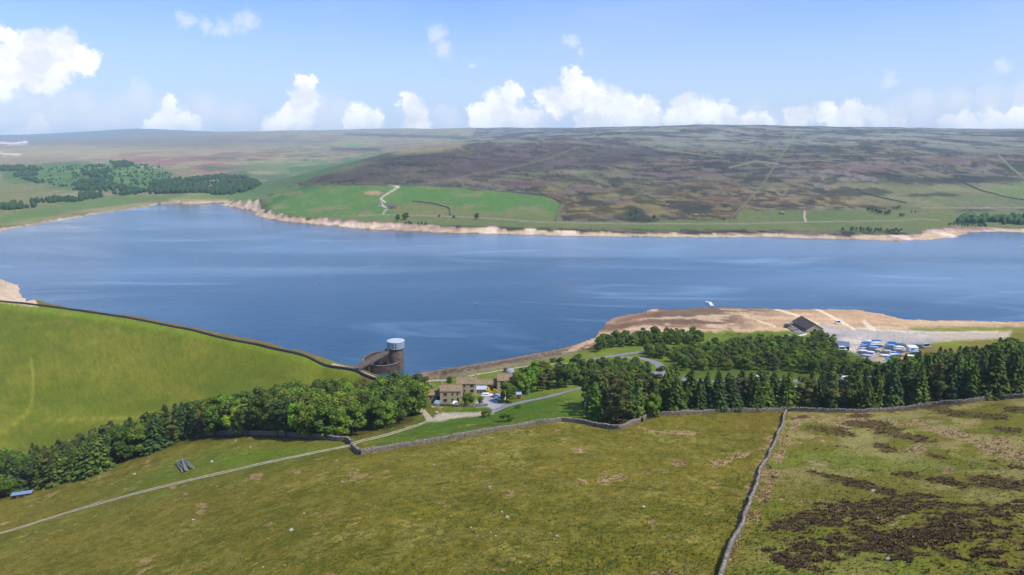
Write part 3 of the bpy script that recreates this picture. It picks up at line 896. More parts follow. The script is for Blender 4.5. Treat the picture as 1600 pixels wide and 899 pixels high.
nb = G.noise(geo.outputs['Position'], 0.09, 8, 0.72)
va = G.math('MULTIPLY_ADD', na, 1.1, 0.45)
vb = G.math('MULTIPLY_ADD', nb, 0.7, 0.65)
cc = G.n('ShaderNodeCombineXYZ')
vv = G.math('MULTIPLY', va, vb)
for k in range(3):
    G.l(vv, cc.inputs[k])
base = G.mix(1.0, at.outputs['Color'], cc.outputs[0], blend='MULTIPLY')
nf = G.noise(geo.outputs['Position'], 2.4, 5, 0.8)
nw = G.noise(geo.outputs['Position'], 0.5, 4, 0.7)
fl = G.math('MULTIPLY', G.ss(nf, 0.50, 0.66), G.ss(nw, 0.35, 0.6, 0.35, 1.0))
lite = G.mix(1.0, base, (1.8, 1.7, 1.9, 1), blend='MULTIPLY')
darkc = G.mix(1.0, base, (0.48, 0.54, 0.42, 1), blend='MULTIPLY')
base = G.mix(G.ss(nf, 0.47, 0.33), base, darkc)
base = G.mix(fl, base, lite)
G.l(base, gb.inputs['Base Color'])
bp = G.n('ShaderNodeBump'); bp.inputs['Strength'].default_value = 0.8; bp.inputs['Distance'].default_value = 0.3
G.l(G.noise(geo.outputs['Position'], 2.2, 6, 0.7), bp.inputs['Height'])
G.l(bp.outputs[0], gb.inputs['Normal'])
ground = link("ground", ground_me, gm)
tag(ground, kind='structure')

# ------------------------------------------------------------------ water
wm = bpy.data.materials.new("reservoir_water")
wm.use_nodes = True
G = NT(wm.node_tree)
wb = wm.node_tree.nodes['Principled BSDF']
geo = G.n('ShaderNodeNewGeometry')
mpn = G.n('ShaderNodeMapping'); G.l(geo.outputs['Position'], mpn.inputs[0])
mpn.inputs['Scale'].default_value = (0.55, 1.0, 1.0); mpn.inputs['Rotation'].default_value = (0, 0, math.radians(-14))
PV = mpn.outputs[0]
slick = G.ss(G.noise(PV, 0.0052, 5, 0.55, dist=1.2), 0.50, 0.64)
slick2 = G.ss(G.noise(PV, 0.02, 5, 0.6, dist=0.8), 0.45, 0.7)
sl = G.math('MULTIPLY', slick, G.math('MULTIPLY_ADD', slick2, 0.6, 0.4))
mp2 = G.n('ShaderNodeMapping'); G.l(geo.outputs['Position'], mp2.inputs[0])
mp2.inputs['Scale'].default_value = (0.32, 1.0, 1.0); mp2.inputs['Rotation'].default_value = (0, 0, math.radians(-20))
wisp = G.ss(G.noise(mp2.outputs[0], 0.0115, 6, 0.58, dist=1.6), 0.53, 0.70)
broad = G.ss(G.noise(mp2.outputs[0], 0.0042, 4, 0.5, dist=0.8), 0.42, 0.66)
painted_reflection = G.math('ADD', G.math('MULTIPLY', wisp, 0.5), G.math('MULTIPLY', broad, 0.6), clamp=True)  # pale cloud and sky reflections painted into the water's base colour
G.l(G.mix(painted_reflection, (0.012, 0.058, 0.108, 1), (0.155, 0.245, 0.335, 1)), wb.inputs['Base Color'])
wb.inputs['IOR'].default_value = 1.33
wb.inputs['Specular IOR Level'].default_value = 0.5
G.l(G.math('MULTIPLY_ADD', sl, -0.09, 0.13), wb.inputs['Roughness'])
wv = G.noise(geo.outputs['Position'], 0.9, 4, 0.6)
wv2 = G.noise(geo.outputs['Position'], 0.12, 4, 0.6)
hsum = G.math('MULTIPLY_ADD', wv2, 1.5, wv)
bp = G.n('ShaderNodeBump'); bp.inputs['Distance'].default_value = 0.35
G.l(G.math('MULTIPLY_ADD', sl, -0.34, 0.38), bp.inputs['Strength'])
G.l(hsum, bp.inputs['Height']); G.l(bp.outputs[0], wb.inputs['Normal'])
wp = []
nW = len(WATER)
area = 0.5 * sum(WATER[i][0] * WATER[(i + 1) % nW][1] - WATER[(i + 1) % nW][0] * WATER[i][1] for i in range(nW))
for i in range(nW):
    a, b, c = WATER[i - 1], WATER[i], WATER[(i + 1) % nW]
    t1 = (b - a) / (np.linalg.norm(b - a) + 1e-9); t2 = (c - b) / (np.linalg.norm(c - b) + 1e-9)
    t = t1 + t2; t = t / (np.linalg.norm(t) + 1e-9)
    nrm = np.array([t[1], -t[0]]) * (1 if area > 0 else -1)
    wp.append(b + nrm * 6.0)
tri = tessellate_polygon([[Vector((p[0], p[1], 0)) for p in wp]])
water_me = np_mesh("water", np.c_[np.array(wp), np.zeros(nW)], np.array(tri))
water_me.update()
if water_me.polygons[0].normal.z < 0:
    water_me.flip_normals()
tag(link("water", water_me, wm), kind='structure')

# ------------------------------------------------------------------ air
hz_m = bpy.data.materials.new("air")
hz_m.use_nodes = True
G = NT(hz_m.node_tree)
hz_m.node_tree.nodes.remove(hz_m.node_tree.nodes['Principled BSDF'])
pv = G.n('ShaderNodeVolumePrincipled')
pv.inputs['Color'].default_value = (0.66, 0.84, 1.0, 1)
pv.inputs['Density'].default_value = 0.000085
pv.inputs['Anisotropy'].default_value = 0.0
G.l(pv.outputs[0], gm_out := hz_m.node_tree.nodes['Material Output'].inputs['Volume'])
ZTOP = max(float(Z.max()), CAM_Z) + 8.0
ZBOT = float(Z.min()) - 1.5
hb = MB().box(-13800, 13800, -13800, 13800, ZBOT, ZTOP)
tag(hb.build("haze", hz_m), "thin blue air lying over the reservoir and the far moors", kind='stuff')
print("terrain verts", nr * nt, "z", Z.min(), Z.max(), "haze top", ZTOP)

# ------------------------------------------------------------------ materials
M_STONE = mat("drystone", (136, 124, 108), 0.95, scale=2.2, bump=0.9, rgb2=(78, 70, 60))
M_COPE = mat("coping_stone", (156, 146, 132), 0.95, scale=1.8, rgb2=(96, 88, 78))
M_HWALL = mat("house_stone", (192, 174, 144), 0.9, scale=2.2, bump=0.4, rgb2=(152, 136, 110))
M_HWALL2 = mat("cottage_stone", (178, 162, 134), 0.9, scale=2.0, bump=0.4, rgb2=(134, 120, 98))
M_SLATE = mat("stone_slates", (150, 130, 98), 0.9, scale=1.4, bump=0.6, rgb2=(120, 102, 80))
M_DARKSLATE = mat("dark_slates", (86, 78, 74), 0.85, scale=1.2, bump=0.3, rgb2=(72, 64, 60))
M_FRAME = mat("window_frame_paint", (92, 62, 46), 0.6, scale=3)
M_WHITEP = mat("white_paint", (228, 228, 224), 0.5, vary=0.08, scale=2)
M_GLASS = mat("window_glass", (30, 34, 40), 0.12, scale=1, spec=0.6)
M_DARK = mat("dark_opening", (34, 32, 32), 0.9, scale=2)
M_ASPH = mat("lane_asphalt", (140, 138, 140), 0.95, scale=0.6, rgb2=(120, 118, 120))
M_TRACK = mat("track_stone", (190, 176, 148), 0.95, scale=0.7, rgb2=(160, 146, 114))
M_VERGE = mat("track_middle_grass", (112, 112, 54), 0.95, scale=0.9, rgb2=(84, 92, 38))
M_CONC = mat("tower_concrete", (122, 104, 86), 0.9, scale=0.5, bump=0.3, rgb2=(88, 74, 62))
M_CONC2 = mat("bridge_concrete", (112, 104, 98), 0.9, scale=0.4, rgb2=(92, 84, 78))
M_CONC3 = mat("stained_concrete", (92, 76, 62), 0.9, scale=0.35, rgb2=(62, 50, 42))
M_DRUM = mat("drum_cladding", (150, 162, 172), 0.6, scale=0.4, rgb2=(138, 150, 160))
M_DRUMTOP = mat("drum_roof", (186, 195, 204), 0.6, scale=0.3, rgb2=(170, 182, 192))
M_METAL = mat("galvanised_steel", (150, 154, 158), 0.5, scale=2, metal=0.4)
M_WOOD = mat("grey_timber", (150, 146, 142), 0.9, scale=1.6, rgb2=(104, 98, 96))
M_POLE = mat("brown_timber", (104, 90, 74), 0.9, scale=2)
M_TYRE = mat("tyre", (28, 28, 30), 0.8, scale=3)
M_ROCK = mat("limestone", (176, 172, 158), 0.9, scale=1.5, rgb2=(136, 130, 118))
M_BARK = mat("bark", (92, 78, 62), 0.95, scale=3, rgb2=(62, 52, 42))


# ------------------------------------------------------------------ lanes and tracks
def smooth_path(pts, step=0.6):
    P_ = [np.array([p[0], p[1]]) for p in pts]
    P_ = [2 * P_[0] - P_[1]] + P_ + [2 * P_[-1] - P_[-2]]
    res = []
    for i in range(1, len(P_) - 2):
        p0, p1, p2, p3 = P_[i - 1:i + 3]
        n = max(2, int(np.linalg.norm(p2 - p1) / step))
        for k in range(n):
            t = k / n
            res.append(0.5 * ((2 * p1) + (-p0 + p2) * t + (2 * p0 - 5 * p1 + 4 * p2 - p3) * t * t + (-p0 + 3 * p1 - 3 * p2 + p3) * t ** 3))
    res.append(P_[-2])
    return np.array(res)


ROADS = []


def ribbon(name, px_pts, width, material, lift=0.10, off=0.0, parent=None, wob=0.12, across=5):
    path = smooth_path([hit(*p) for p in px_pts])
    T = np.gradient(path, axis=0); T /= np.linalg.norm(T, axis=1)[:, None] + 1e-9
    N_ = np.c_[-T[:, 1], T[:, 0]]
    if parent is None:
        ROADS.append((path, width / 2 + abs(off)))
    k = np.arange(len(path)) * .5
    w = width * (1 + wob * (vnoise(k * 0.35, k * 0.0, 3) - 0.5))
    V_ = []
    for j in range(across + 1):
        s = (j / across - 0.5)
        q = path + N_ * (off + s * w)[:, None]
        V_.append(np.c_[q, height(q[:, 0], q[:, 1]) + lift - (0.06 if j in (0, across) else 0)])
    V_ = np.stack(V_, 1); n, m = V_.shape[:2]
    i = np.arange((n - 1) * (m - 1)); a = (i // (m - 1)) * m + i % (m - 1)
    me = np_mesh(name, V_.reshape(-1, 3), np.c_[a, a + 1, a + m + 1, a + m], smooth=True)
    if me.polygons[0].normal.z < 0:
        me.flip_normals()
    o = link(name, me, material, parent)
    if parent is None:
        tag(o, kind='structure')
    return o


trk = [(-60,852),(0,834),(100,803),(200,775),(300,750),(400,727),(470,712),(520,702),(546,696.5),(556,692),(600,681),(650,665.5),(672,658)]
tr = ribbon("farm_track", trk, 0.85, M_TRACK, off=0.95, lift=.15)
ribbon("wheel_rut", trk, 0.85, M_TRACK, off=-0.95, lift=.15, parent=tr)
ribbon("grass_strip", trk, 0.95, M_VERGE, lift=0.13, parent=tr)
ribbon("gravel_lane", [(668,659),(690,654.5),(715,651.5),(745,648),(772,642.5)], 4.6, M_TRACK, lift=0.13)
ribbon("lane", [(768,643.5),(785,637),(800,632.5),(850,621.5),(880,614),(910,606.5),(950,600),(997,589.5),(1020,584),(1034,581)], 3.9, M_ASPH, lift=0.14)
ribbon("loop_road", [(1029,589),(1034,581),(1031,572),(1022,566),(1008,562),(985,559.5),(970,559)], 4.6, M_ASPH, lift=0.12)
ribbon("shore_road", [(893,567.5),(925,562),(955,557),(975,553.5),(990,551.5),(1020,548),(1045,545.5),(1075,543)], 4.6, M_ASPH, lift=0.10)
ribbon("car_park", [(1046,590.5),(1062,592),(1085,595),(1130,597),(1180,596),(1230,595.5),(1300,596),(1370,597)], 6.5, M_ASPH, lift=0.16)
ribbon("gravel_pad", [(1176,604),(1210,605),(1262,606.5)], 8.0, M_TRACK, lift=0.12)
ribbon("footpath", [(640,602),(664,598),(690,594.5),(715,592),(760,583),(820,573),(893,567.5)], 1.8, M_TRACK, lift=0.09)
ribbon("crest_track", [(520,569),(540,574.5),(560,580.5),(580,588),(600,597)], 2.0, M_TRACK, lift=0.1)
ribbon("gravel_spur", [(672,657),(668,651),(662,645),(656,638)], 2.6, M_TRACK, lift=0.11)


# ------------------------------------------------------------------ dry stone walls
def stone_wall(px_pts, label, h=1.35, w=0.6, step=0.7, world=None, cope=True, name="stone_wall", body=None, seed=1, straight=False):
    pts = world if world is not None else [hit(*p) for p in px_pts]
    if straight:
        path = []
        for a, b in zip(pts[:-1], pts[1:]):
            n = max(1, int((Vector(b[:2]) - Vector(a[:2])).length / step))
            path += [(a[0] + (b[0] - a[0]) * k / n, a[1] + (b[1] - a[1]) * k / n) for k in range(n)]
        path = np.array(path + [tuple(pts[-1][:2])])
    else:
        path = smooth_path(pts, step)
    n = len(path)
    R_ = np.random.default_rng(seed)
    T = np.gradient(path, axis=0); T /= np.linalg.norm(T, axis=1)[:, None] + 1e-9
    N_ = np.c_[-T[:, 1], T[:, 0]]
    zz = height(path[:, 0], path[:, 1])
    k = np.arange(n)
    path = path + N_ * ((vnoise(k * 0.13, k * 0.0, seed) - 0.5) * 0.5)[:, None]
    hh = h * (0.93 + 0.2 * (vnoise(k * 0.11, k * 0.0 + 5, seed) - 0.5)) + R_.uniform(-.06, .06, n)
    V_ = []
    for (s, f) in [(-0.5, -0.3), (-0.46, 0.33), (-0.4, 0.68), (-0.3, 1.0), (0.3, 1.0), (0.4, 0.68), (0.46, 0.33), (0.5, -0.3)]:
        q = path + N_ * (s * w * (1 + R_.uniform(-.12, .12, n)))[:, None] + T * R_.uniform(-.05, .05, n)[:, None]
        V_.append(np.c_[q, zz + hh * f + (R_.uniform(-.05, .05, n) if f > 0 else 0)])
    V_ = np.stack(V_, 1); m = V_.shape[1]
    i = np.arange((n - 1) * (m - 1)); a = (i // (m - 1)) * m + i % (m - 1)
    me = np_mesh(name, V_.reshape(-1, 3), np.c_[a, a + m, a + m + 1, a + 1])
    if not cope:
        o = link(name, me, body or M_STONE)
        return tag(o, label, "wall", "stone walls")
    mid = path[n // 2]
    root = empty(name, (mid[0], mid[1], float(zz[n // 2])))
    tag(root, label, "wall", "stone walls")
    b = link("wall_body", me, body or M_STONE, root); b.location = -root.location
    # upright coping stones
    d = np.r_[0, np.cumsum(np.linalg.norm(np.diff(path, axis=0), axis=1))]
    s = np.arange(0.2, d[-1], 0.46)
    s = s + R_.uniform(-.1, .1, len(s))
    cx, cy = np.interp(s, d, path[:, 0]), np.interp(s, d, path[:, 1])
    tz = np.interp(s, d, zz + hh)
    tx, ty = np.interp(s, d, T[:, 0]), np.interp(s, d, T[:, 1])
    mcount = len(s)
    hx = R_.uniform(.12, .2, mcount); hy = w * R_.uniform(.32, .52, mcount); hz_ = R_.uniform(.16, .34, mcount)
    ang = np.arctan2(ty, tx) + R_.uniform(-.25, .25, mcount)
    tilt = R_.uniform(-.25, .25, mcount)
    VV = []
    for (sx, sy, sz) in [(-1,-1,0),(1,-1,0),(1,1,0),(-1,1,0),(-1,-1,1),(1,-1,1),(1,1,1),(-1,1,1)]:
        kx = sx * hx * (1 if sz == 0 else R_.uniform(.55, .9, mcount)) + sz * tilt * hz_
        ky = sy * hy * (1 if sz == 0 else R_.uniform(.6, .9, mcount))
        VV.append(np.stack([cx + kx * np.cos(ang) - ky * np.sin(ang), cy + kx * np.sin(ang) + ky * np.cos(ang), tz - 0.03 + sz * hz_], -1))
    VV = np.stack(VV, 1).reshape(-1, 3)
    base = (np.arange(mcount) * 8)[:, None, None]
    fc = np.array([(4,5,6,7),(0,1,5,4),(1,2,6,5),(2,3,7,6),(3,0,4,7)])[None] + base
    c = link("coping_stones", np_mesh("coping_stones", VV, fc.reshape(-1, 4)), M_COPE, root); c.location = -root.location
    c["kind"] = "stuff"
    return root


stone_wall([(1228,645),(1222,665),(1213,690),(1201,715),(1190,735),(1181,762),(1170,790),(1161,820),(1150,845),(1138,875),(1130,899),(1108,960)], "long pale stone wall running down the open hillside towards the viewer", h=1.15, w=0.6, step=.55, seed=2)
stone_wall([(563,711),(590,706),(620,701),(660,694.5),(700,688),(730,682.5),(760,677),(800,670),(830,665),(855,661.5),(877,659)], "grey stone wall along the top of the near field below the lane", h=1.45, w=0.65, seed=3)
stone_wall([(877,659),(905,662),(942,669),(955,670.5),(967,671),(977,669),(987,664),(1000,660.5)], "curving grey stone wall round the foot of the left end of the conifer belt", h=1.45, w=0.65, seed=4)
stone_wall([(1004,659),(1012,653),(1022,650.5),(1055,648.5),(1105,646.5),(1167,644.5),(1227,643)], "straight stone wall along the front of the conifers left of the wall junction", h=1.3, w=0.62, seed=5)
stone_wall([(1230,643),(1290,645),(1350,645.5),(1390,643),(1425,639.5),(1460,635),(1492,632),(1520,629),(1550,626),(1580,623.5),(1610,621),(1680,614)], "stone wall along the front of the conifers right of the wall junction, with rough moor before it", h=1.3, w=0.62, seed=6)
stone_wall([(188,720),(212,709),(235,702),(255,696.5),(288,686),(320,681.5),(355,679.5),(400,680),(440,681.5),(480,684.5),(520,688.5),(542,690)], "curving stone wall at the edge of the left wood above the log pile", h=1.45, w=0.65, seed=7)
stone_wall([(542,690),(547,695.5)], "very short stub of stone wall left of the field gate", h=1.6, w=0.75, seed=8, step=.5)
stone_wall([(551,701),(556,706),(563,711)], "short stone wall piece between the track gateway and the field corner", h=1.45, w=0.65, seed=9, step=.5)
stone_wall([(688,634.5),(705,635),(722,636),(738,636.5)], "low garden wall in front of the stone cottage", h=0.9, w=0.5, seed=10, step=.5)
stone_wall([(742,636.5),(752,635.5),(762,634)], "short low garden wall beside the round tree at the yard entrance", h=0.9, w=0.5, seed=11, step=.5)
for i, (a, lb) in enumerate([([(466,287),(474,291),(462,295),(445,302),(430,312)], "far stone wall down the left end of the bright green fields"),
        ([(600,303),(585,318),(568,328),(557,336)], "far stone wall slanting down left of the ruined farm"),
        ([(645,315),(675,318),(692,323),(702,326),(703,337)], "far crooked stone wall right of the ruined farm"),
        ([(520,289),(610,290),(700,293),(800,301),(850,307),(877,317),(871,333),(868,346)], "far stone wall bounding the green fields from the moor"),
        ([(1340,295),(1352,303),(1385,311),(1416,317)], "far dark wall bending down across the pale pasture"),
        ([(1504,285),(1540,300),(1575,309),(1610,314),(1700,320)], "far dark wall slanting across the right hand pasture"),
        ([(1160,320),(1150,333),(1140,346)], "far short wall below the green moor track")]):
    stone_wall(a, lb, h=1.8, w=0.9, step=7, cope=False, seed=20 + i)


# ------------------------------------------------------------------ trees
def leaf_mesh(name, cen, nrm, size, R_, elong=1.0, up=None):
    n = len(cen)
    nrm = nrm / (np.linalg.norm(nrm, axis=1)[:, None] + 1e-9)
    a = R_.normal(size=(n, 3)) if up is None else up + R_.normal(size=(n, 3)) * 0.35
    t = np.cross(nrm, a); t /= np.linalg.norm(t, axis=1)[:, None] + 1e-9
    b = np.cross(nrm, t)
    s = size[:, None]
    v = np.stack([cen - t * s * elong, cen - b * s * 0.62, cen + t * s * elong, cen + b * s * 0.62], 1)
    v += nrm[:, None] * (R_.uniform(-.25, .25, (n, 4, 1)) * s[:, None])
    return np_mesh(name, v.reshape(-1, 3), np.arange(n * 4).reshape(-1, 4))


def spruce_crown(seed, H=14.0, Rm=3.0, low=0.05, droop=0.35, gap=0.0, power=0.8):
    R_ = np.random.default_rng(seed)
    C_, N_, S_, U_ = [], [], [], []
    nl = 30
    for k in range(nl):
        f = low + (0.985 - low) * (k / (nl - 1)) ** 0.95
        z = H * f
        R0 = Rm * (1 - f) ** power * (1 + 0.12 * math.sin(seed + k * 1.7)) + 0.12
        nb = int(5 + 8 * (1 - f))
        a0 = R_.uniform(0, 6.28)
        for j in range(nb):
            if R_.random() < gap: continue
            a = a0 + 6.283 * j / nb + R_.normal() * .18
            L = R0 * R_.uniform(.72, 1.12)
            m = max(2, int(L / 0.42))
            for q in range(m):
                t = (q + 0.9) / m
                if t < 0.3 and m > 4: continue
                rad = L * t
                wid = 0.32 * L * (1 - t * 0.6)
                for side in (-1, 0, 1):
                    lat = side * wid * R_.uniform(.3, 1.0)
                    C_.append((math.cos(a) * rad - math.sin(a) * lat, math.sin(a) * rad + math.cos(a) * lat,
                               z - droop * rad + 0.25 * t * t * L * 0.5 - abs(lat) * .2 + R_.normal() * .08))
                    N_.append((math.cos(a) * 0.45 + R_.normal() * .35, math.sin(a) * 0.45 + R_.normal() * .35, 0.9))
                    S_.append(R_.uniform(.30, .52) * (0.75 + 0.5 * (1 - f)))
                    U_.append((-math.sin(a), math.cos(a), 0))
    return leaf_mesh("crown", np.array(C_), np.array(N_), np.array(S_), R_, 1.25, np.array(U_))


def broad_crown(seed, H=9.0, Rm=3.6, zc=0.6, lobes=16, per=190, leaf=0.36, squash=0.8, low=0.12):
    R_ = np.random.default_rng(seed)
    C_, N_, S_ = [], [], []
    for i in range(lobes):
        u = R_.uniform(-0.75, 1); a = i * 2.399 + R_.normal() * .3
        rr_ = math.sqrt(max(0.05, 1 - u * u)) * R_.uniform(.45, .8)
        lr = R_.uniform(.26, .46) * Rm
        c = np.array([math.cos(a) * rr_ * Rm, math.sin(a) * rr_ * Rm, H * zc + u * (H * (1 - zc) - lr * 0.8) if u > 0 else H * zc + u * H * (zc - low)])
        d = R_.normal(size=(per, 3)); d /= np.linalg.norm(d, axis=1)[:, None]
        rad = lr * R_.uniform(.72, 1.08, per)
        p = c + d * rad[:, None] * np.array([1, 1, squash])
        keep = (d[:, 2] > -0.65) & (p[:, 2] > H * low * .6)
        C_.append(p[keep]); N_.append((d + R_.normal(size=d.shape) * .55 + np.array([0, 0, .3]))[keep]); S_.append(R_.uniform(.6, 1.25, per)[keep] * leaf)
    return leaf_mesh("crown", np.concatenate(C_), np.concatenate(N_), np.concatenate(S_), R_)


def trunk_mesh(seed, H, r, limbs=4, top=0.85):
    R_ = random.Random(seed); b = MB()
    px_, py_ = 0, 0; segs = 5
    last = Vector((0, 0, -0.4))
    for k in range(segs):
        z = H * top * (k + 1) / segs
        nx = Vector((R_.uniform(-.06, .06) * H * .3, R_.uniform(-.06, .06) * H * .3, z))
        b.cyl(last, nx, r * (1 - k / segs * .85), r * (1 - (k + 1) / segs * .85), 6, cap=False)
        last = nx
    for k in range(limbs):
        z = H * R_.uniform(.25, .6); a = R_.uniform(0, 6.28); L = H * R_.uniform(.18, .3)
        b.cyl((0, 0, z), (math.cos(a) * L, math.sin(a) * L, z + L * .7), r * .4, r * .12, 5, cap=False)
    return b.mesh("trunk")


def leafmat(name, a, b, var=0.6):
    m = mat(name, a, 0.75, scale=0.55, rgb2=b, per_object=var, spec=0.15)
    return m


L_SPR = leafmat("spruce_needles", (102, 118, 44), (56, 74, 30))
L_SPD = leafmat("dark_spruce_needles", (80, 100, 46), (44, 62, 32))
L_LAR = leafmat("larch_needles", (104, 126, 42), (70, 94, 32))
L_PIN = leafmat("pine_needles", (108, 114, 50), (70, 80, 36))
L_BRN = leafmat("reddish_needles", (104, 92, 50), (70, 70, 38))
L_BRO = leafmat("broad_leaves", (116, 134, 40), (74, 94, 28))
L_BRD = leafmat("deep_broad_leaves", (96, 118, 38), (60, 82, 26))
L_BRL = leafmat("light_leaves", (124, 152, 42), (88, 118, 32))
L_YEL = leafmat("yellow_leaves", (214, 186, 20), (170, 150, 18), 0.2)
L_FAR = leafmat("far_leaves", (60, 92, 44), (40, 68, 34), 0.6)

PROTO = {}


def proto(kind, name, crown, trunk, lm):
    o = bpy.data.objects.new(name, None)      # linked only when first used
    crown.name = name + "_crown"
    crown.materials.append(lm); trunk.materials.append(M_BARK)
    PROTO.setdefault(kind, []).append((name, crown, trunk))
    bpy.data.objects.remove(o)


for s in range(5):
    proto('spruce', 'spruce_tree', spruce_crown(s, 14, 2.9 + .25 * s, droop=.3 + .05 * s), trunk_mesh(s, 14, .22, 0, .95), [L_SPR, L_SPD, L_SPR, L_SPD, L_SPR][s])
for s in range(2):
    proto('larch', 'larch_tree', spruce_crown(20 + s, 14, 2.7, droop=.15, gap=.12, power=.7), trunk_mesh(s, 14, .2, 0, .95), L_LAR)
for s in range(4):
    proto('pine', 'pine_tree', broad_crown(40 + s, 12, 2.6, .55, 17, 150, .34, .55, .14), trunk_mesh(40 + s, 12, .22, 6, .9), [L_PIN, L_PIN, L_BRN, L_SPD][s])
for s in range(5):
    proto('broad', 'broadleaf_tree', broad_crown(60 + s, 10, 3.4, .55, 20, 190, .34, .85, .08), trunk_mesh(60 + s, 10, .25, 6, .75), [L_BRO, L_BRD, L_BRO, L_BRD, L_BRL][s])
for s in range(5):
    proto('small', 'small_tree', broad_crown(80 + s, 6.5, 2.9, .5, 14, 150, .30, .85, .04), trunk_mesh(80 + s, 6.5, .14, 5, .7), [L_BRD, L_BRO, L_BRD, L_PIN, L_BRO][s])
proto('yellow', 'yellow_bush', broad_crown(91, 2.6, 1.7, .5, 8, 110, .2, .9, .02), trunk_mesh(91, 2.6, .08, 3, .6), L_YEL)
proto('bush', 'bush', broad_crown(92, 2.6, 2.0, .5, 9, 120, .24, .8, .02), trunk_mesh(92, 2.6, .08, 3, .6), L_BRD)
proto('light', 'broadleaf_tree', broad_crown(95, 9, 3.0, .55, 18, 180, .32, .85, .05), trunk_mesh(95, 9, .2, 5, .75), L_BRL)
NTREE = {}


def plant(kind, x, y, h, label, group=None, wide=1.0, cat="tree", which=None, sink=0.1):
    k, cr, tk = None, None, None
    lst = PROTO[kind]
    i = random.randrange(len(lst)) if which is None else which
    name, cr, tk = lst[i]
    H0 = {'spruce': 14, 'larch': 14, 'pine': 12, 'broad': 10, 'small': 6.5, 'yellow': 2.6, 'bush': 2.6, 'light': 9}[kind]
    s = h / H0
    root = empty(name, (x, y, float(height(x, y)) - sink), random.uniform(0, 6.28))
    w = wide * (random.uniform(1.0, 1.5) if kind in ('spruce', 'larch') else random.uniform(.88, 1.2))
    root.scale = (s * w, s * w, s)
    link("trunk", tk, None, root)
    link("crown", cr, None, root)
    tag(root, label, cat, group)
    NTREE[name] = NTREE.get(name, 0) + 1
    return root


def near_road(x, y, extra=1.5):
    for path, hw in ROADS:
        if np.min(np.hypot(path[:, 0] - x, path[:, 1] - y)) < hw + extra:
            return True
    return False


def scatter(poly_px, spacing, tries=9000, seed=1, skip=1.5, maxn=400):
    poly = np.array([tuple(hit(*p)[:2]) for p in poly_px])
    R_ = np.random.default_rng(seed)
    lo, hi = poly.min(0), poly.max(0)
    c = R_.uniform(lo, hi, (tries, 2))
    c = c[sdpoly(c[:, 0], c[:, 1], poly) > 0]
    res = []
    for p in c:
        if res and np.min(np.hypot(*(np.array(res) - p).T)) < spacing * R_.uniform(.8, 1.2):
            continue
        if near_road(p[0], p[1], skip):
            continue
        res.append(p)
        if len(res) >= maxn: break
    return res


KN = {'spruce': 'dark spruce', 'larch': 'light green larch', 'pine': 'olive pine', 'broad': 'green broadleaf tree', 'small': 'low bushy tree', 'light': 'fresh green broadleaf tree'}


def wood(poly, spacing, mix, hfun, place, group, seed, wide=1.0, skip=1.5, maxn=400):
    random.seed(seed)
    for p in scatter(poly, spacing, seed=seed, skip=skip, maxn=maxn):
        px, py = to_px(p[0], p[1], height(p[0], p[1]))
        kinds = mix(float(px), float(py)) if callable(mix) else mix
        kd = random.choice(kinds)
        k_ = random.uniform(.8, 1.14)
        size = "short" if k_ < .88 else ("tall" if k_ > 1.06 else "")
        lo_, hi_ = min(q[0] for q in poly), max(q[0] for q in poly)
        col = [q[1] for q in poly]; f_ = (float(px) - lo_) / (hi_ - lo_)
        ds = sdpoly(np.array([float(px)]), np.array([float(py) + 7.0]), poly)[0]; ds2 = sdpoly(np.array([float(px)]), np.array([float(py) - 7.0]), poly)[0]
        row = "front edge" if ds < 0 and ds2 > 0 else ("back edge" if ds2 < 0 and ds > 0 else "middle")
        sec = ["left end", "left part", "centre", "right part", "right end"][min(4, int(max(0, f_) * 5))]
        plant(kd, p[0], p[1], hfun(float(px), float(py)) * k_, (size + " " + KN[kd]).strip() + ", " + row + ", " + sec + " of " + place, group, wide)


def left_mix(px, py):
    if px < 265 and px > 20: return ['spruce'] * 6 + ['pine'] * 2 + ['broad'] * 1
    if px <= 20: return ['broad', 'broad', 'light']
    if px < 340: return ['pine', 'pine', 'broad', 'spruce', 'broad']
    if px < 480: return ['pine'] * 5 + ['broad'] * 3 + ['light', 'spruce']
    return ['broad'] * 5 + ['pine'] * 3 + ['light']


wood([(-60,800),(0,776),(60,762),(110,752),(150,740),(200,722),(240,706),(285,690),(330,683),(400,682),(470,685),(520,686),(560,680),(585,674),(615,668),(640,652),(664,638),(664,624),(640,618),(600,620),(540,628),(470,638),(400,652),(340,668),(290,682),(240,694),(150,716),(80,736),(0,756),(-60,770)],
     5.0, left_mix, lambda x, y: 14 if x < 270 else (13.5 if x < 500 else 12.5), "left hand wood below the dam", "trees of the left hand wood", 5, 1.05)
wood([(914,650),(935,662),(955,667),(975,665),(1000,654),(1020,646),(1060,645),(1110,643),(1232,640),(1350,641),(1430,635),(1500,628),(1600,617),(1720,606),(1720,580),(1600,594),(1500,606),(1440,612),(1380,622),(1300,630),(1180,633),(1060,633),(1000,634),(950,628),(918,630)],
     4.4, lambda x, y: ['spruce'] * 6 + ['larch'] * 2 + ['pine'] * 2 if x > 1040 else ['spruce'] * 4 + ['pine'] * 4 + ['larch'], lambda x, y: 14.5 if x > 1380 else (12.3 if x > 1060 else 13.2), "conifer belt behind the cross wall", "conifers behind the long cross wall", 6, 1.0)
wood([(1440,606),(1600,592),(1720,576),(1720,560),(1600,570),(1500,580),(1430,588),(1395,596)], 5.5, ['spruce', 'spruce', 'larch', 'broad'], lambda x, y: 12, "rear conifer belt", "trees at the back of the conifer belt", 16, 1.1)
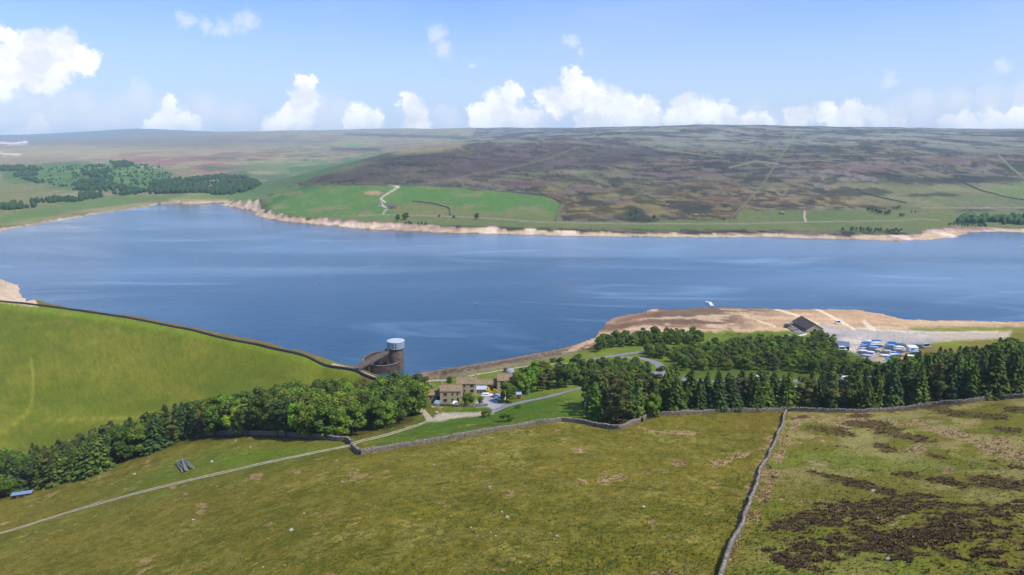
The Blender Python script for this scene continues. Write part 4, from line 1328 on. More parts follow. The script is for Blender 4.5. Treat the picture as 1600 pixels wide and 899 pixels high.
wood([(1060,580),(1055,566),(1056,556),(1085,551),(1150,545),(1200,538),(1240,538),(1262,545),(1300,560),(1330,575),(1350,588),(1330,590),(1230,580),(1150,579)],
     5.2, ['small'] * 5 + ['broad'] * 2 + ['pine'], lambda x, y: 6.6, "scrubby wood below the boathouse", "trees of the scrubby wood below the boathouse", 8, 1.1)
wood([(1350,583),(1420,580),(1480,578),(1500,585),(1420,593),(1340,596)], 5.0, ['broad', 'spruce', 'small'], lambda x, y: 7.0, "strip below the boat park", "trees below the boat park", 18, 1.1)
wood([(932,552),(940,546),(1000,541),(1094,538),(1094,528),(1040,525),(1000,530),(940,538)], 5.4, ['small'] * 4 + ['broad'], lambda x, y: 6.5, "clump by the peninsula", "trees of the clump by the peninsula", 9, 1.1)
wood([(810,614),(850,612),(905,602),(905,588),(850,592),(815,600)], 5.6, ['broad'] * 3 + ['pine'] * 2, lambda x, y: 10, "trees right of the farm", "trees right of the farm", 10, 1.0, .6)
wood([(905,604),(915,606),(960,602),(1000,598),(1020,592),(1012,578),(985,572),(940,572),(905,578),(895,590)], 4.8, ['broad'] * 1 + ['small'] * 5, lambda x, y: 5.2, "thicket inside the loop road", "trees inside the loop road", 12, 1.1, .8)
wood([(1000,551),(1030,549),(1048,554),(1040,562),(1015,559)], 5.5, ['small'], lambda x, y: 5.5, "trees by the loop road top", "trees beside the loop road", 13, 1.0, .6)
wood([(1262,528),(1285,526),(1303,532),(1304,546),(1322,562),(1296,552),(1262,540)], 4.4, ['small', 'broad'], lambda x, y: 4.4, "clump in front of the boathouse gable", "trees in front of the boathouse", 14, 1.1, .6)


def single(kind, px, py, h, label, wide=1.0, cat="tree", which=None, group=None):
    p = hit(px, py)
    return plant(kind, p[0], p[1], h, label, group, wide, cat, which)


single('broad', 731, 634, 6.2, "round deep green tree at the right end of the cottage", 1.15, which=1)
single('broad', 751, 633, 4.0, "small round tree at the yard entrance beside the garden wall", .95, which=0)
single('broad', 792, 629, 9.0, "large full green tree in front of the right hand farmhouse", 1.25, which=2)
single('light', 820, 616, 8.6, "bright green tree by the orange shed at the end of the farm", .95)
single('light', 1021, 652, 8.4, "bright fresh green broadleaf tree in front of dark conifers", .9)
single('broad', 12, 777, 7.5, "rounded broadleaf tree at the far left end of the wood by the field shelter", 1.15, which=0)
single('broad', 702, 602, 4.5, "dark round tree behind the farmhouse on the shore side", 1.0, which=1)
single('bush', 761, 651, 2.6, "dark bush on the lower side of the lane by the yard entrance", 1.2, "bush")
single('bush', 793, 659, 3.2, "dark round bush standing alone in the green field below the lane", 1.25, "bush")
single('bush', 809, 638, 1.6, "small bush on the verge of the lane", 1.0, "bush")
single('bush', 790, 581, 2.0, "small bush on the grass above the stone shore", 1.0, "bush")
single('bush', 865, 566, 2.2, "low bush on the grass behind the right hand trees", 1.3, "bush")
single('bush', 1230, 512, 2.4, "bright low bush at the end of the boathouse terrace", 1.2, "bush")
single('yellow', 767, 615, 3.6, "bright yellow flowering bush in front of the conservatory", .95, "bush")
# single trees on the far shore
for (px, py, h, wd, lb) in [(621.5, 346, 10.5, 1.1, "left of two dark trees on the far shore below the ruined farm"), (634, 344, 11.5, 1.45, "right of two dark trees on the far shore below the ruined farm"),
                            (745, 343, 10, 1.1, "single dark tree on the far shore right of the wall end"), (686, 340, 4.5, 1.4, "small tree on the far lane left of the crooked wall foot"), (709, 341, 4.5, 1.6, "small bush like tree on the far lane right of the crooked wall foot"),
                            (1131, 345, 5, 1.5, "small dark tree at the foot of the short far wall"), (1133, 324, 4.5, 2.0, "squat dark tree above the short far wall")]:
    single('broad', px, py, h, lb, wd, which=1)
random.seed(44)
for (px, py, h) in [(1357,330,7),(1363,332,8),(1369,333,8),(1376,335,7),(1383,336,7),(1388,336,8),(1396,327,5),(1401,327,5),(1405,326,6),(1407,339,6),(1411,339,6),(1424,333,4),(1430,333,4),(1373,334,7)]:
    single('broad', px, py, h, "dark tree in the straggling clump on the far shore pasture", 1.2, group="straggling clump on the far pasture")
print("trees", NTREE)


# far woods: nobody could count these
def far_wood(name, label, polys, spacing, h, seed, clump=0.0):
    R_ = np.random.default_rng(seed); pts = []
    for poly in polys:
        w = np.array([tuple(hit(*p)[:2]) for p in poly])
        lo, hi = w.min(0), w.max(0)
        n = int((hi - lo).prod() / spacing ** 2)
        n = min(n, 9000)
        c = R_.uniform(lo, hi, (n, 2))
        c = c[sdpoly(c[:, 0], c[:, 1], w) > 0]
        if clump:
            c = c[fbm(c[:, 0], c[:, 1], 60, 3, seed) > clump - 0.35]
        pts.append(c)
    c = np.concatenate(pts); n = len(c)
    z = height(c[:, 0], c[:, 1])
    # a rough crown of 3 tiers of 6 points and a tip
    a = np.arange(6) / 6 * 6.283
    hh = h * R_.uniform(.6, 1.25, n); rd = hh * R_.uniform(.35, .55, n)
    V_ = []
    for (f, k) in [(0.05, .75), (.42, 1.0), (.78, .7)]:
        for q in range(6):
            rr_ = rd * k * R_.uniform(.7, 1.25, n); aa = a[q] + R_.uniform(-.3, .3, n)
            V_.append(np.stack([c[:, 0] + np.cos(aa) * rr_, c[:, 1] + np.sin(aa) * rr_, z + hh * f * R_.uniform(.85, 1.1, n)], -1))
    V_.append(np.stack([c[:, 0], c[:, 1], z + hh], -1))
    V_ = np.stack(V_, 1)
    f = []
    for t in range(2):
        for q in range(6):
            r_ = (q + 1) % 6
            f += [(t * 6 + q, t * 6 + r_, t * 6 + 6 + r_), (t * 6 + q, t * 6 + 6 + r_, t * 6 + 6 + q)]
    for q in range(6):
        f.append((12 + q, 12 + (q + 1) % 6, 18))
    F_ = (np.array(f)[None] + (np.arange(n) * 19)[:, None, None]).reshape(-1, 3)
    o = link(name, np_mesh(name, V_.reshape(-1, 3), F_), L_FAR)
    print(name, n)
    return tag(o, label, "wood", kind='stuff')


far_wood("far_wood", "dark distant woodland on the slopes round the head of the reservoir",
         [[(232,304),(300,303),(370,304),(395,296),(408,289),(385,279),(350,274),(300,281),(262,283),(235,290)], [(-60,338),(0,331),(60,324),(160,311),(162,306),(120,306),(60,315),(0,325),(-60,330)],
          [(120,298),(215,305),(232,300),(215,296),(180,292),(160,284),(125,284)], [(125,266),(135,274),(170,281),(184,280),(182,271),(150,268)], [(172,254),(182,262),(200,262),(212,257),(195,254)],
          [(0,266),(30,280),(60,288),(55,276),(70,265),(40,261),(0,262)]], 11, 11, 3, 0.1)
far_wood("far_shore_wood", "dark distant trees lining the far shore on the right", [[(1496,349),(1600,352),(1760,352),(1760,338),(1600,341),(1500,343)]], 8.5, 9, 5)
far_wood("far_scrub", "low green scrub along the rim of the far shore", [[(1312,360),(1405,363),(1410,359),(1330,357)], [(1480,352),(1545,355),(1540,351),(1490,349)], [(632,350),(668,352),(666,349),(640,348)], [(1002,343),(1022,346),(990,346),(978,344)]], 6, 3.2, 7)
far_wood("heath_scrub", "scattered dark shrubs on the green combes beyond the head of the water", [[(80,262),(250,258),(268,275),(250,296),(120,300),(60,286)], [(985,330),(1015,334),(1030,346),(975,345)]], 20, 6, 9, 0.25)


# ------------------------------------------------------------------ farm buildings
def house(name, label, cat, x0, x1, base, zoomed, h, depth, roof_rise, wm, rm, wins=(), doors=(), chim=(), rz=0.0, group=None, over=.25, lift=0.0, mono=False):
    """x0, x1, base: photograph pixels of the front wall; windows in the same pixels"""
    pc = hit((x0 + x1) / 2, base)
    gz = pc[2] + lift
    sc = (Vector(pc) - Vector((0, 0, CAM_Z))).length / F
    w = (x1 - x0) * sc
    vs = sc / math.cos(math.radians(20.5))
    root = empty(name, (pc[0], pc[1], gz), rz)
    tag(root, label, cat, group)
    b = MB()
    b.box(-w / 2, w / 2, 0, depth, -1.6, h)
    if not mono:
        b.add([(-w / 2, 0, h), (-w / 2, depth, h), (-w / 2, depth / 2, h + roof_rise), (w / 2, 0, h), (w / 2, depth, h), (w / 2, depth / 2, h + roof_rise)],
              [(0, 2, 1), (3, 4, 5), (0, 3, 5, 2), (1, 2, 5, 4)])
    b.build("wall", wm, root)
    r_ = MB()
    t = .16
    if mono:
        r_.add([(-w/2-over, -over, h+.02), (w/2+over, -over, h+.02), (w/2+over, depth+over, h+roof_rise+.02), (-w/2-over, depth+over, h+roof_rise+.02),
                (-w/2-over, -over, h+t), (w/2+over, -over, h+t), (w/2+over, depth+over, h+roof_rise+t), (-w/2-over, depth+over, h+roof_rise+t)],
               [(3,2,1,0),(4,5,6,7),(0,1,5,4),(1,2,6,5),(2,3,7,6),(3,0,4,7)])
    else:
        sl = roof_rise / (depth / 2)
        prof = [(-over, h - over * sl + .03), (depth / 2, h + roof_rise + .03), (depth + over, h - over * sl + .03), (depth + over, h - over * sl + t), (depth / 2, h + roof_rise + t + .04), (-over, h - over * sl + t)]
        A_ = [(-w / 2 - .12, y, z) for y, z in prof]; B_ = [(w / 2 + .12, y, z) for y, z in prof]
        r_.add(A_ + B_, [(0, 1, 4, 5), (1, 2, 3, 4), (11, 10, 7, 6), (10, 9, 8, 7), (5, 4, 10, 11), (4, 3, 9, 10), (0, 6, 7, 1), (1, 7, 8, 2), (0, 5, 11, 6), (2, 8, 9, 3)])
    roof = r_.build("roof", rm, root)
    if not mono:
        MB().box(-w / 2 - .14, w / 2 + .14, depth / 2 - .14, depth / 2 + .14, h + roof_rise + t - .04, h + roof_rise + t + .12).build("ridge_tiles", rm, roof)
    for (fx,) in chim:
        c = MB().box(fx * w - .45, fx * w + .45, depth / 2 - .35, depth / 2 + .35, h + roof_rise - .6, h + roof_rise + 1.3)
        c.box(fx * w - .52, fx * w + .52, depth / 2 - .42, depth / 2 + .42, h + roof_rise + 1.3, h + roof_rise + 1.42)
        for dx in (-.2, .2):
            c.cyl((fx * w + dx, depth / 2, h + roof_rise + 1.4), (fx * w + dx, depth / 2, h + roof_rise + 1.8), .1, .09, 6)
        c.build("chimney", wm, roof)
    def lx(px): return (px - (x0 + x1) / 2) * sc
    def lz(py): return (base - py) * vs
    for (a, c_, top, bot) in wins:
        X0, X1, Z0, Z1 = lx(a), lx(c_), lz(bot), lz(top)
        m = MB(); f = .09
        m.box(X0, X1, -.07, .05, Z1 - f, Z1).box(X0, X1, -.07, .05, Z0, Z0 + f).box(X0, X0 + f, -.065, .05, Z0 + f, Z1 - f).box(X1 - f, X1, -.065, .05, Z0 + f, Z1 - f)
        nb = 3 if X1 - X0 > 1.1 else 2
        for q in range(1, nb):
            xm = X0 + (X1 - X0) * q / nb
            m.box(xm - .05, xm + .05, -.06, .05, Z0 + f, Z1 - f)
        fr = m.build("window", M_FRAME, root)
        MB().box(X0 + f, X1 - f, -.022, .03, Z0 + f, Z1 - f).build("pane", M_GLASS, fr)
        MB().box(X0 - .12, X1 + .12, -.13, -.002, Z0 - .16, Z0 - .003).build("sill", wm, fr)
        MB().box(X0 - .15, X1 + .15, -.045, -.002, Z1 + .003, Z1 + .22).build("lintel", wm, fr)
    for (a, c_, top, mt) in doors:
        X0, X1, Z1 = lx(a), lx(c_), lz(top)
        m = MB().box(X0, X1, -.05, .05, 0, Z1)
        dr = m.build("door", mt, root)
        MB().box(X1 - .22, X1 - .14, -.1, -.052, 1.0, 1.1).build("handle", M_METAL, dr)
    return root, w, sc


def Zm(l):   # coordinates read off an 8x enlargement of the farm
    return [(650 + a / 8, 650 + b / 8, 570 + c / 8, 570 + d / 8) for a, b, c, d in l]


GF = "stone farm buildings"
house("outbuilding", "low stone outbuilding with a dark doorway at the left end of the farm", "outbuilding", 668.5, 688, 629, 0, 3.2, 5.4, 1.6, M_HWALL2, M_SLATE,
      Zm([(175, 198, 400, 430)]), [(682, 687.4, 619.5, M_DARK)], rz=.02, group=GF)
house("cottage", "two storey stone cottage left of and lower than the main farmhouse", "house", 688, 721, 629, 0, 4.9, 6.0, 1.8, M_HWALL, M_SLATE,
      Zm([(348, 388, 358, 388), (448, 470, 358, 386), (508, 530, 354, 382), (345, 390, 430, 462), (448, 470, 426, 456)]), [(713.8, 717, 622.3, M_DARK)], [(-.42,)], rz=.02, group=GF)
house("farmhouse", "tall pale stone farmhouse in the middle of the farm group", "house", 713.5, 744, 617.5, 0, 5.0, 6.6, 1.9, M_HWALL, M_SLATE,
      Zm([(538, 560, 255, 282), (598, 616, 254, 286), (678, 720, 250, 284), (598, 618, 320, 354), (678, 720, 314, 350)]), [], [(.46,)], rz=-.01, group=GF, lift=.1)
hl, hw, hs_ = house("link_wing", "low stone wing with glazed conservatory joining the two farmhouses", "outbuilding", 744.4, 777, 613.5, 0, 3.6, 5.0, 1.5, M_HWALL2, M_SLATE,
      Zm([(905, 925, 262, 300)]), [(771, 775.5, 603.5, M_DARK), (766, 769.5, 604.5, M_DARK)], rz=0, group=GF, lift=.1)
# glazed lean-to on the wing
cv = MB()
X0, X1 = (745 - 760.7) * hs_, (761 - 760.7) * hs_
cv.add([(X0, -2.6, 2.15), (X1, -2.6, 2.15), (X1, -.02, 3.0), (X0, -.02, 3.0), (X0, -2.6, 2.25), (X1, -2.6, 2.25), (X1, -.02, 3.1), (X0, -.02, 3.1)],
       [(3,2,1,0),(4,5,6,7),(0,1,5,4),(1,2,6,5),(2,3,7,6),(3,0,4,7)])
M_CROOF = mat("conservatory_roof", (176, 190, 208), 0.35, vary=.08, scale=1)
cr_ = cv.build("conservatory_roof", M_CROOF, hl)
fr = MB()
for q in range(7):
    xx = X0 + .05 + (X1 - X0 - .1) * q / 6
    fr.box(xx - .05, xx + .05, -2.52, -2.42, .5, 2.15)
fr.box(X0, X1, -2.53, -2.41, 2.05, 2.145)
cf = fr.build("conservatory_frame", M_WHITEP, hl)
MB().box(X0 + .06, X1 - .06, -2.49, -2.45, .5, 2.05).build("glazing", M_GLASS, cf)
MB().box(X0, X1, -2.58, -2.36, -.8, .5).build("dwarf_wall", M_HWALL2, hl)
house("farmhouse", "right hand stone farmhouse partly hidden behind a large tree", "house", 777.2, 807, 613, 0, 5.2, 6.8, 1.9, M_HWALL, M_SLATE,
      Zm([(1058, 1096, 220, 250), (1155, 1172, 222, 250), (1213, 1230, 216, 244), (1060, 1094, 285, 312), (1210, 1232, 285, 310)]), [(794, 796.6, 605, M_DARK)], [(-.44,)], rz=.0, group=GF, lift=.1)
house("lean_to", "low lean to with reddish sloping roof at the right end of the farm", "outbuilding", 807.5, 814.5, 617, 0, 2.4, 5.6, 1.4, M_HWALL2, M_SLATE, [], [(809, 812, 611, M_DARK)], mono=True, group=GF)
M_BLUEROOF = mat("blue_grey_sheet", (150, 166, 186), 0.5, scale=1, vary=.12)
M_ORANGE = mat("orange_stained_timber", (190, 118, 52), 0.8, scale=2)
M_RED = mat("red_painted_boards", (120, 62, 50), 0.8, scale=2)
house("shed", "small shed with blue grey sheet roof behind the outbuilding", "shed", 662.5, 671.5, 613, 0, 2.2, 3.0, .5, M_RED, M_BLUEROOF, [], [(665, 667, 607, M_DARK)], mono=True)
house("shed", "tiny orange timber shed beside the lane at the right end of the farm", "shed", 807, 814, 624, 0, 1.9, 2.0, .35, M_ORANGE, M_BLUEROOF, [], [(809, 811, 618.5, M_POLE)], mono=True)
# domed store behind the right farmhouse
pd = hit(797, 590)
dm = MB(); rings = []
for k in range(6):
    a = k / 5 * math.pi / 2 * .93
    rings.append([Vector((math.cos(t) * 2.3 * math.cos(a), math.sin(t) * 2.3 * math.cos(a), 2.6 + 2.1 * math.sin(a))) for t in np.arange(14) / 14 * 6.283])
rt = empty("round_store", (pd[0], pd[1], pd[2])); tag(rt, "round store with pale grey domed roof behind the right hand farmhouse", "store")
MB().cyl((0, 0, -1), (0, 0, 2.62), 2.25, n=18).build("wall", M_HWALL2, rt)
dm.loft(rings).build("dome_roof", mat("dome_grey", (160, 156, 164), .8, scale=1), rt)


# ------------------------------------------------------------------ cars
def car(px, py, rz, paint, label, van=False, L=4.4, group="parked cars"):
    p = hit(px, py)
    root = empty("parked_car" if not van else "parked_van", (p[0], p[1], p[2] + .1), rz)
    tag(root, label, "van" if van else "car", group)
    W_ = 1.78
    hgt = 2.3 if van else 1.5
    def ring(x, zlo, zhi, w):
        return [Vector((x, -w / 2, zlo)), Vector((x, w / 2, zlo)), Vector((x, w / 2 * 1.02, (zlo + zhi) / 2)), Vector((x, w / 2 * .94, zhi)), Vector((x, -w / 2 * .94, zhi)), Vector((x, -w / 2 * 1.02, (zlo + zhi) / 2))]
    b = MB()
    l2 = L / 2
    b.loft([ring(-l2, .4, .82, W_ * .86), ring(-l2 + .12, .26, .95, W_), ring(-l2 + 1.0, .24, 1.0, W_), ring(0, .24, 1.0, W_), ring(l2 - 1.1, .24, .98, W_), ring(l2 - .25, .26, .84, W_ * .96), ring(l2, .38, .68, W_ * .82)])
    b.build("body", paint, root)
    c = MB()
    a0, a1, a2, a3 = (-l2 + .1, -l2 + .3, l2 - 1.75, l2 - .95) if not van else (-l2 + .05, -l2 + .12, l2 - 1.3, l2 - .7)
    c.loft([ring(a0, .96, 1.0, W_ * .9), ring(a1 + .2, .97, hgt, W_ * .82), ring(a2, .97, hgt, W_ * .82), ring(a3, .95, 1.0, W_ * .9)])
    cab = c.build("cabin", paint, root)
    g = MB()
    for s in (-1, 1):
        g.box(a1 + .35, a2 - .05, s * W_ * .44 - .02, s * W_ * .44 + .02, 1.04, hgt - .18)
    g.box(a2 + .18, a3 - .12, -W_ * .36, W_ * .36, 1.02, 1.02 + (hgt - 1) * .55)
    g.build("window_glass", M_GLASS, cab)
    for sx in (-l2 + .8, l2 - .85):
        for sy in (-1, 1):
            w = MB().cyl((sx, sy * .72, .32), (sx, sy * .9, .32), .32, n=12).build("wheel", M_TYRE, root)
            MB().cyl((sx, sy * .89, .32), (sx, sy * .915, .32), .19, n=8).build("rim", M_METAL, w)
    for sy in (-1, 1):
        MB().box(l2 - .12, l2 + .015, sy * .6 - .14, sy * .6 + .14, .58, .7).build("headlight", M_WHITEP, root)
    return root


P_WHITE = mat("white_car_paint", (235, 236, 238), .3, vary=.03, scale=1, spec=.5)
P_BLUE = mat("pale_blue_car_paint", (150, 174, 204), .3, vary=.05, scale=1, spec=.5)
P_SILVER = mat("silver_car_paint", (186, 190, 196), .3, vary=.05, scale=1, metal=.3)
car(761, 620, .04, P_WHITE, "white estate car parked in the farm yard before the conservatory", L=4.7)
car(776, 621.5, 2.5, P_BLUE, "pale blue car at the left of two beneath the large yard tree")
car(781.5, 625, 2.7, P_WHITE, "white car half hidden under the large yard tree")
car(683.5, 631.5, 1.3, P_BLUE, "pale blue and white car before the dark doorway of the low outbuilding", L=3.8)
car(711, 632, 1.5, P_WHITE, "small white car at the right corner of the cottage", L=3.4)
car(1189.5, 590.5, 2.9, P_WHITE, "white car alone in the car park behind the conifers")
car(1323, 596.5, .1, P_WHITE, "left of two white vans in the car park glimpsed above the conifers", True, 5.2)
car(1353, 596.5, 3.1, P_WHITE, "right of two white vans in the car park glimpsed above the conifers", True, 5.2)
car(1316, 548, .05, P_WHITE, "white van parked in front of the blue roofed store by the boat park", True, 4.8)


# ------------------------------------------------------------------ boathouse and terrace
gl = px_plane(1260.5, 514.2, 9.6)[:2]; fl = px_plane(1239.3, 501.8, 9.6)[:2]; gr = px_plane(1285, 514.2, 9.6)[:2]
ax = fl - gl; Lh = np.linalg.norm(ax); ax = ax / Lh
wd_ = 10.0
angb = math.atan2(ax[1], ax[0])                    # local x runs from the near gable to the far end
nrm = np.array([ax[1], -ax[0]])                    # towards the right hand side
print("boathouse L", Lh, "angle", math.degrees(angb), "gable", np.linalg.norm(gr - gl), "ground", height(*gl))
Lh = min(Lh, 30)
gz = float(height(*(gl + ax * 5)))
bh = empty("boathouse", (gl[0], gl[1], gz), angb)
tag(bh, "long stone clubhouse with dark gabled roof on the shore of the peninsula", "clubhouse")
eh, rise = 9.6 - gz, 2.9
b = MB().box(0, Lh, -wd_, 0, -1.5, eh)
b.add([(0, 0, eh), (0, -wd_, eh), (0, -wd_ / 2, eh + rise), (Lh, 0, eh), (Lh, -wd_, eh), (Lh, -wd_ / 2, eh + rise)], [(0, 1, 2), (3, 5, 4), (0, 2, 5, 3), (1, 4, 5, 2)])
b.build("wall", M_HWALL, bh)
r_ = MB(); ov = .7; sl = rise / (wd_ / 2); t = .2
prof = [(ov, eh - ov * sl + .03), (-wd_ / 2, eh + rise + .03), (-wd_ - ov, eh - ov * sl + .03), (-wd_ - ov, eh - ov * sl + t), (-wd_ / 2, eh + rise + t + .04), (ov, eh - ov * sl + t)]
A_ = [(-.5, y, z) for y, z in prof]; B_ = [(Lh + .5, y, z) for y, z in prof]
r_.add(A_ + B_, [(0, 1, 4, 5), (1, 2, 3, 4), (11, 10, 7, 6), (10, 9, 8, 7), (5, 4, 10, 11), (4, 3, 9, 10), (0, 6, 7, 1), (1, 7, 8, 2), (0, 5, 11, 6), (2, 8, 9, 3)])
rf = r_.build("roof", M_DARKSLATE, bh)
MB().box(-.52, Lh + .52, -wd_ / 2 - .15, -wd_ / 2 + .15, eh + rise + t, eh + rise + t + .14).build("ridge_tiles", M_DARKSLATE, rf)
for k in range(6):
    x = 2.0 + k * (Lh - 4) / 5.6
    w = MB()
    w.box(x, x + 2.0, .003, .08, .9, 1.0).box(x, x + 2.0, .003, .08, 2.5, 2.6).box(x, x + .1, .003, .075, 1.0, 2.5).box(x + 1.9, x + 2.0, .003, .075, 1.0, 2.5).box(x + .95, x + 1.05, .003, .07, 1.0, 2.5)
    f = w.build("window", M_FRAME, bh)
    MB().box(x + .1, x + 1.9, .004, .04, 1.0, 2.5).build("pane", M_GLASS, f)
MB().box(-.06, .0, -wd_ / 2 - .9, -wd_ / 2 + .9, 0, 2.3).build("door", M_DARK, bh)


def bench(px, py, rz, label, group="picnic tables on the clubhouse terrace"):
    p = hit(px, py)
    root = empty("picnic_table", (p[0], p[1], p[2] + .12), rz)
    tag(root, label, "picnic table", group)
    MB().box(-.95, .95, -.38, .38, .70, .76).build("table_top", M_POLE, root)
    for s in (-1, 1):
        MB().box(-.95, .95, s * .75 - .14, s * .75 + .14, .42, .47).build("seat", M_POLE, root)
        l = MB().box(s * .7 - .05, s * .7 + .05, -.78, .78, .36, .42)
        for q in (-1, 1):
            l.cyl((s * .7, q * .62, 0), (s * .7, q * .25, .70), .05, n=4)
        l.build("leg", M_POLE, root)


M_TERR = mat("terrace_paving", (150, 140, 138), .9, scale=.8, rgb2=(120, 112, 112))
ter = [hit(*p) for p in [(1225,509.5),(1232,508.5),(1241,506.5),(1258,514),(1261,521.5),(1243,520),(1236,517)]]
tm = MB()
zt = max(p[2] for p in ter) + .12
tm.loft([[Vector((p[0], p[1], p[2] - .8)) for p in ter], [Vector((p[0], p[1], zt)) for p in ter]])
tg = tm.build("terrace", M_TERR); tag(tg, kind='structure')
for i, (px, py) in enumerate([(1229,510.5),(1233,512.5),(1237,511),(1240,514.5),(1244,513),(1244,517),(1249,516),(1239,517.5),(1236,514.5)]):
    bench(px, py, angb + i * .2, "dark picnic table on the paved terrace beside the clubhouse")
bench(1156, 522.5, .2, "picnic table alone on the grass between clump and clubhouse", None)
bench(1215, 582, .1, "picnic table on the grass strip above the car park", None)
# white terrace retaining wall and railing
stone_wall([(1231,525.5),(1240,526),(1250,525.5),(1260,523)], "low white rendered wall below the clubhouse terrace", h=.9, w=.4, cope=False, name="garden_wall", body=M_WHITEP, step=1)
fp = empty("flagpole", hit(1224.5, 510)); tag(fp, "thin white flagpole at the left end of the clubhouse terrace", "flagpole")
MB().cyl((0, 0, 0), (0, 0, 9), .07, .04, 6).build("pole", M_WHITEP, fp); MB().cyl((0, 0, 9), (0, 0, 9.2), .1, .06, 6).build("finial", M_METAL, fp)


# ------------------------------------------------------------------ boat park
B_ = {'blue': mat("blue_boat_cover", (42, 104, 176), .7, scale=1.2, rgb2=(30, 84, 150)), 'navy': mat("navy_boat_cover", (48, 66, 104), .7, scale=1.2), 'white': mat("white_boat_cover", (214, 216, 218), .6, vary=.1, scale=1.2),
      'sky': mat("light_blue_boat_cover", (110, 160, 206), .7, scale=1.2, vary=.15), 'teal': mat("teal_boat_cover", (54, 136, 160), .7, scale=1.2), 'dark': mat("charcoal_boat_cover", (74, 78, 88), .7, scale=1.2), 'grey': mat("pale_grey_boat_cover", (176, 180, 188), .7, scale=1.2, vary=.15)}
M_HULL = mat("boat_hull", (206, 208, 210), .4, vary=.08, scale=1)


def boat_meshes(L=4.6, Wd=1.75, hgt=.62):
    def sec(x, w, z0, z1):
        return [Vector((x, -w, z1)), Vector((x, -w * .75, (z0 + z1) / 2)), Vector((x, 0, z0)), Vector((x, w * .75, (z0 + z1) / 2)), Vector((x, w, z1))]
    h = MB(); h.loft([sec(-L / 2, Wd * .40, .42, .92), sec(-L / 4, Wd * .5, .34, .94), sec(L * .1, Wd * .5, .34, .98), sec(L * .35, Wd * .33, .4, 1.04), sec(L / 2, .04, .7, 1.12)])
    def csec(x, w, z0, top):
        return [Vector((x, -w - .03, z0 - .14)), Vector((x, -w - .03, z0 + .03)), Vector((x, 0, top)), Vector((x, w + .03, z0 + .03)), Vector((x, w + .03, z0 - .14))]
    c = MB(); c.loft([csec(-L / 2 - .05, Wd * .40, .92, 1.15), csec(-L / 4, Wd * .5, .94, 1.42), csec(L * .12, Wd * .5, .98, 1.5), csec(L * .35, Wd * .33, 1.04, 1.3), csec(L / 2 + .05, .05, 1.12, 1.16)])
    t = MB(); t.box(-L * .3, L * .62, -.05, .05, .24, .34).box(-L * .18, -L * .1, -.7, .7, .24, .32)
    w = [MB().cyl((-L * .14, s * .7, .25), (-L * .14, s * .82, .25), .25, n=10).mesh("wheel") for s in (-1, 1)]
    m = MB().cyl((L * .12, 0, 1.0), (L * .12, 0, 6.2), .04, .025, 5)
    return h.mesh("hull"), {}, t.mesh("trailer"), w, m.mesh("mast"), c


HM, _, TM, WM2, MM, CM = boat_meshes()
HM.materials.append(M_HULL); TM.materials.append(M_METAL); MM.materials.append(M_METAL)
for w in WM2: w.materials.append(M_TYRE)
CVM = {k: CM.mesh("cover") for k in B_}
for k in B_: CVM[k].materials.append(B_[k])
CNAME = {'blue': 'bright blue', 'navy': 'navy', 'white': 'white', 'sky': 'light blue', 'teal': 'teal', 'dark': 'charcoal', 'grey': 'pale grey'}
boats = [(1350.5,544.8,'navy',0,0),(1361,543,'dark',0,1),(1358,547.5,'navy',0,0),(1371.5,543,'navy',1,0),(1366,551,'navy',1,1),(1396,541,'navy',2,1),(1390,548.5,'navy',2,0),(1407.5,551.5,'dark',3,1),(1410,543,'navy',3,0),(1403,558.5,'dark',3,0),(1356.5,535.5,'white',0,1),(1353.5,538.5,'blue',0,1),(1352,542.5,'sky',0,1),(1348.5,547,'grey',0,1),(1347,550.5,'white',0,1),(1345.5,553.5,'dark',0,0),
         (1369.5,535.5,'blue',1,1),(1368.5,538,'white',1,1),(1367,541.5,'white',1,1),(1364.5,545,'sky',1,1),(1362,549.5,'dark',1,0),(1359,552.5,'white',1,1),(1354.5,555.5,'navy',1,1),(1353,558,'grey',1,0),
         (1393,538,'blue',2,1),(1390.5,542,'sky',2,1),(1387.5,545.5,'dark',2,0),(1385,550.5,'grey',2,1),(1382,554,'dark',2,0),(1381,558,'white',2,1),
         (1407,540.5,'teal',3,1),(1404,545,'white',3,1),(1402.5,548,'grey',3,0),(1399,554.5,'blue',3,1),(1397.5,556.8,'white',3,0),(1394,561,'blue',3,1),(1392,564,'teal',3,0),
         (1434,542.5,'navy',4,1),(1429.5,552.5,'sky',4,0),(1420,558.5,'white',4,0)]
rowname = ["leftmost row", "second row from left", "third row from left", "fourth row from left", "rightmost group"]
random.seed(3)
seen = {}
for (px, py, cv_, row, mast) in boats:
    p = hit(px, py)
    key = (cv_, row); seen[key] = seen.get(key, 0) + 1
    total = sum(1 for b in boats if (b[2], b[3]) == key)
    pos = "" if total == 1 else (("farthest " if seen[key] == 1 else ("nearest " if seen[key] == total else "middle ")))
    root = empty("dinghy", (p[0], p[1], p[2] + .02), math.radians(-10) + random.uniform(-.12, .12) + random.choice((0, math.pi)))
    s = random.uniform(.95, 1.15); root.scale = (s, s, s)
    tag(root, "%sdinghy under a %s cover in the %s, boat park" % (pos, CNAME[cv_], rowname[row]), "boat", "dinghies in the boat park")
    link("hull", HM, None, root); link("cover", CVM[cv_], None, root); tl = link("trailer", TM, None, root)
    for w in WM2: link("wheel", w, None, tl)
    if mast: link("mast", MM, None, root)
house("boat_store", "big white covered boat trailer beside the rightmost dinghies", "trailer", 1421.5, 1433.5, 550.5, 0, 2.3, 3.2, .5, M_WHITEP, M_WHITEP, [], [(1424, 1428, 545.5, M_METAL)], mono=True, over=.1)
car(1447, 543.5, .2, P_SILVER, "white lorry cab at the right end of the boat park", True, 5.0)
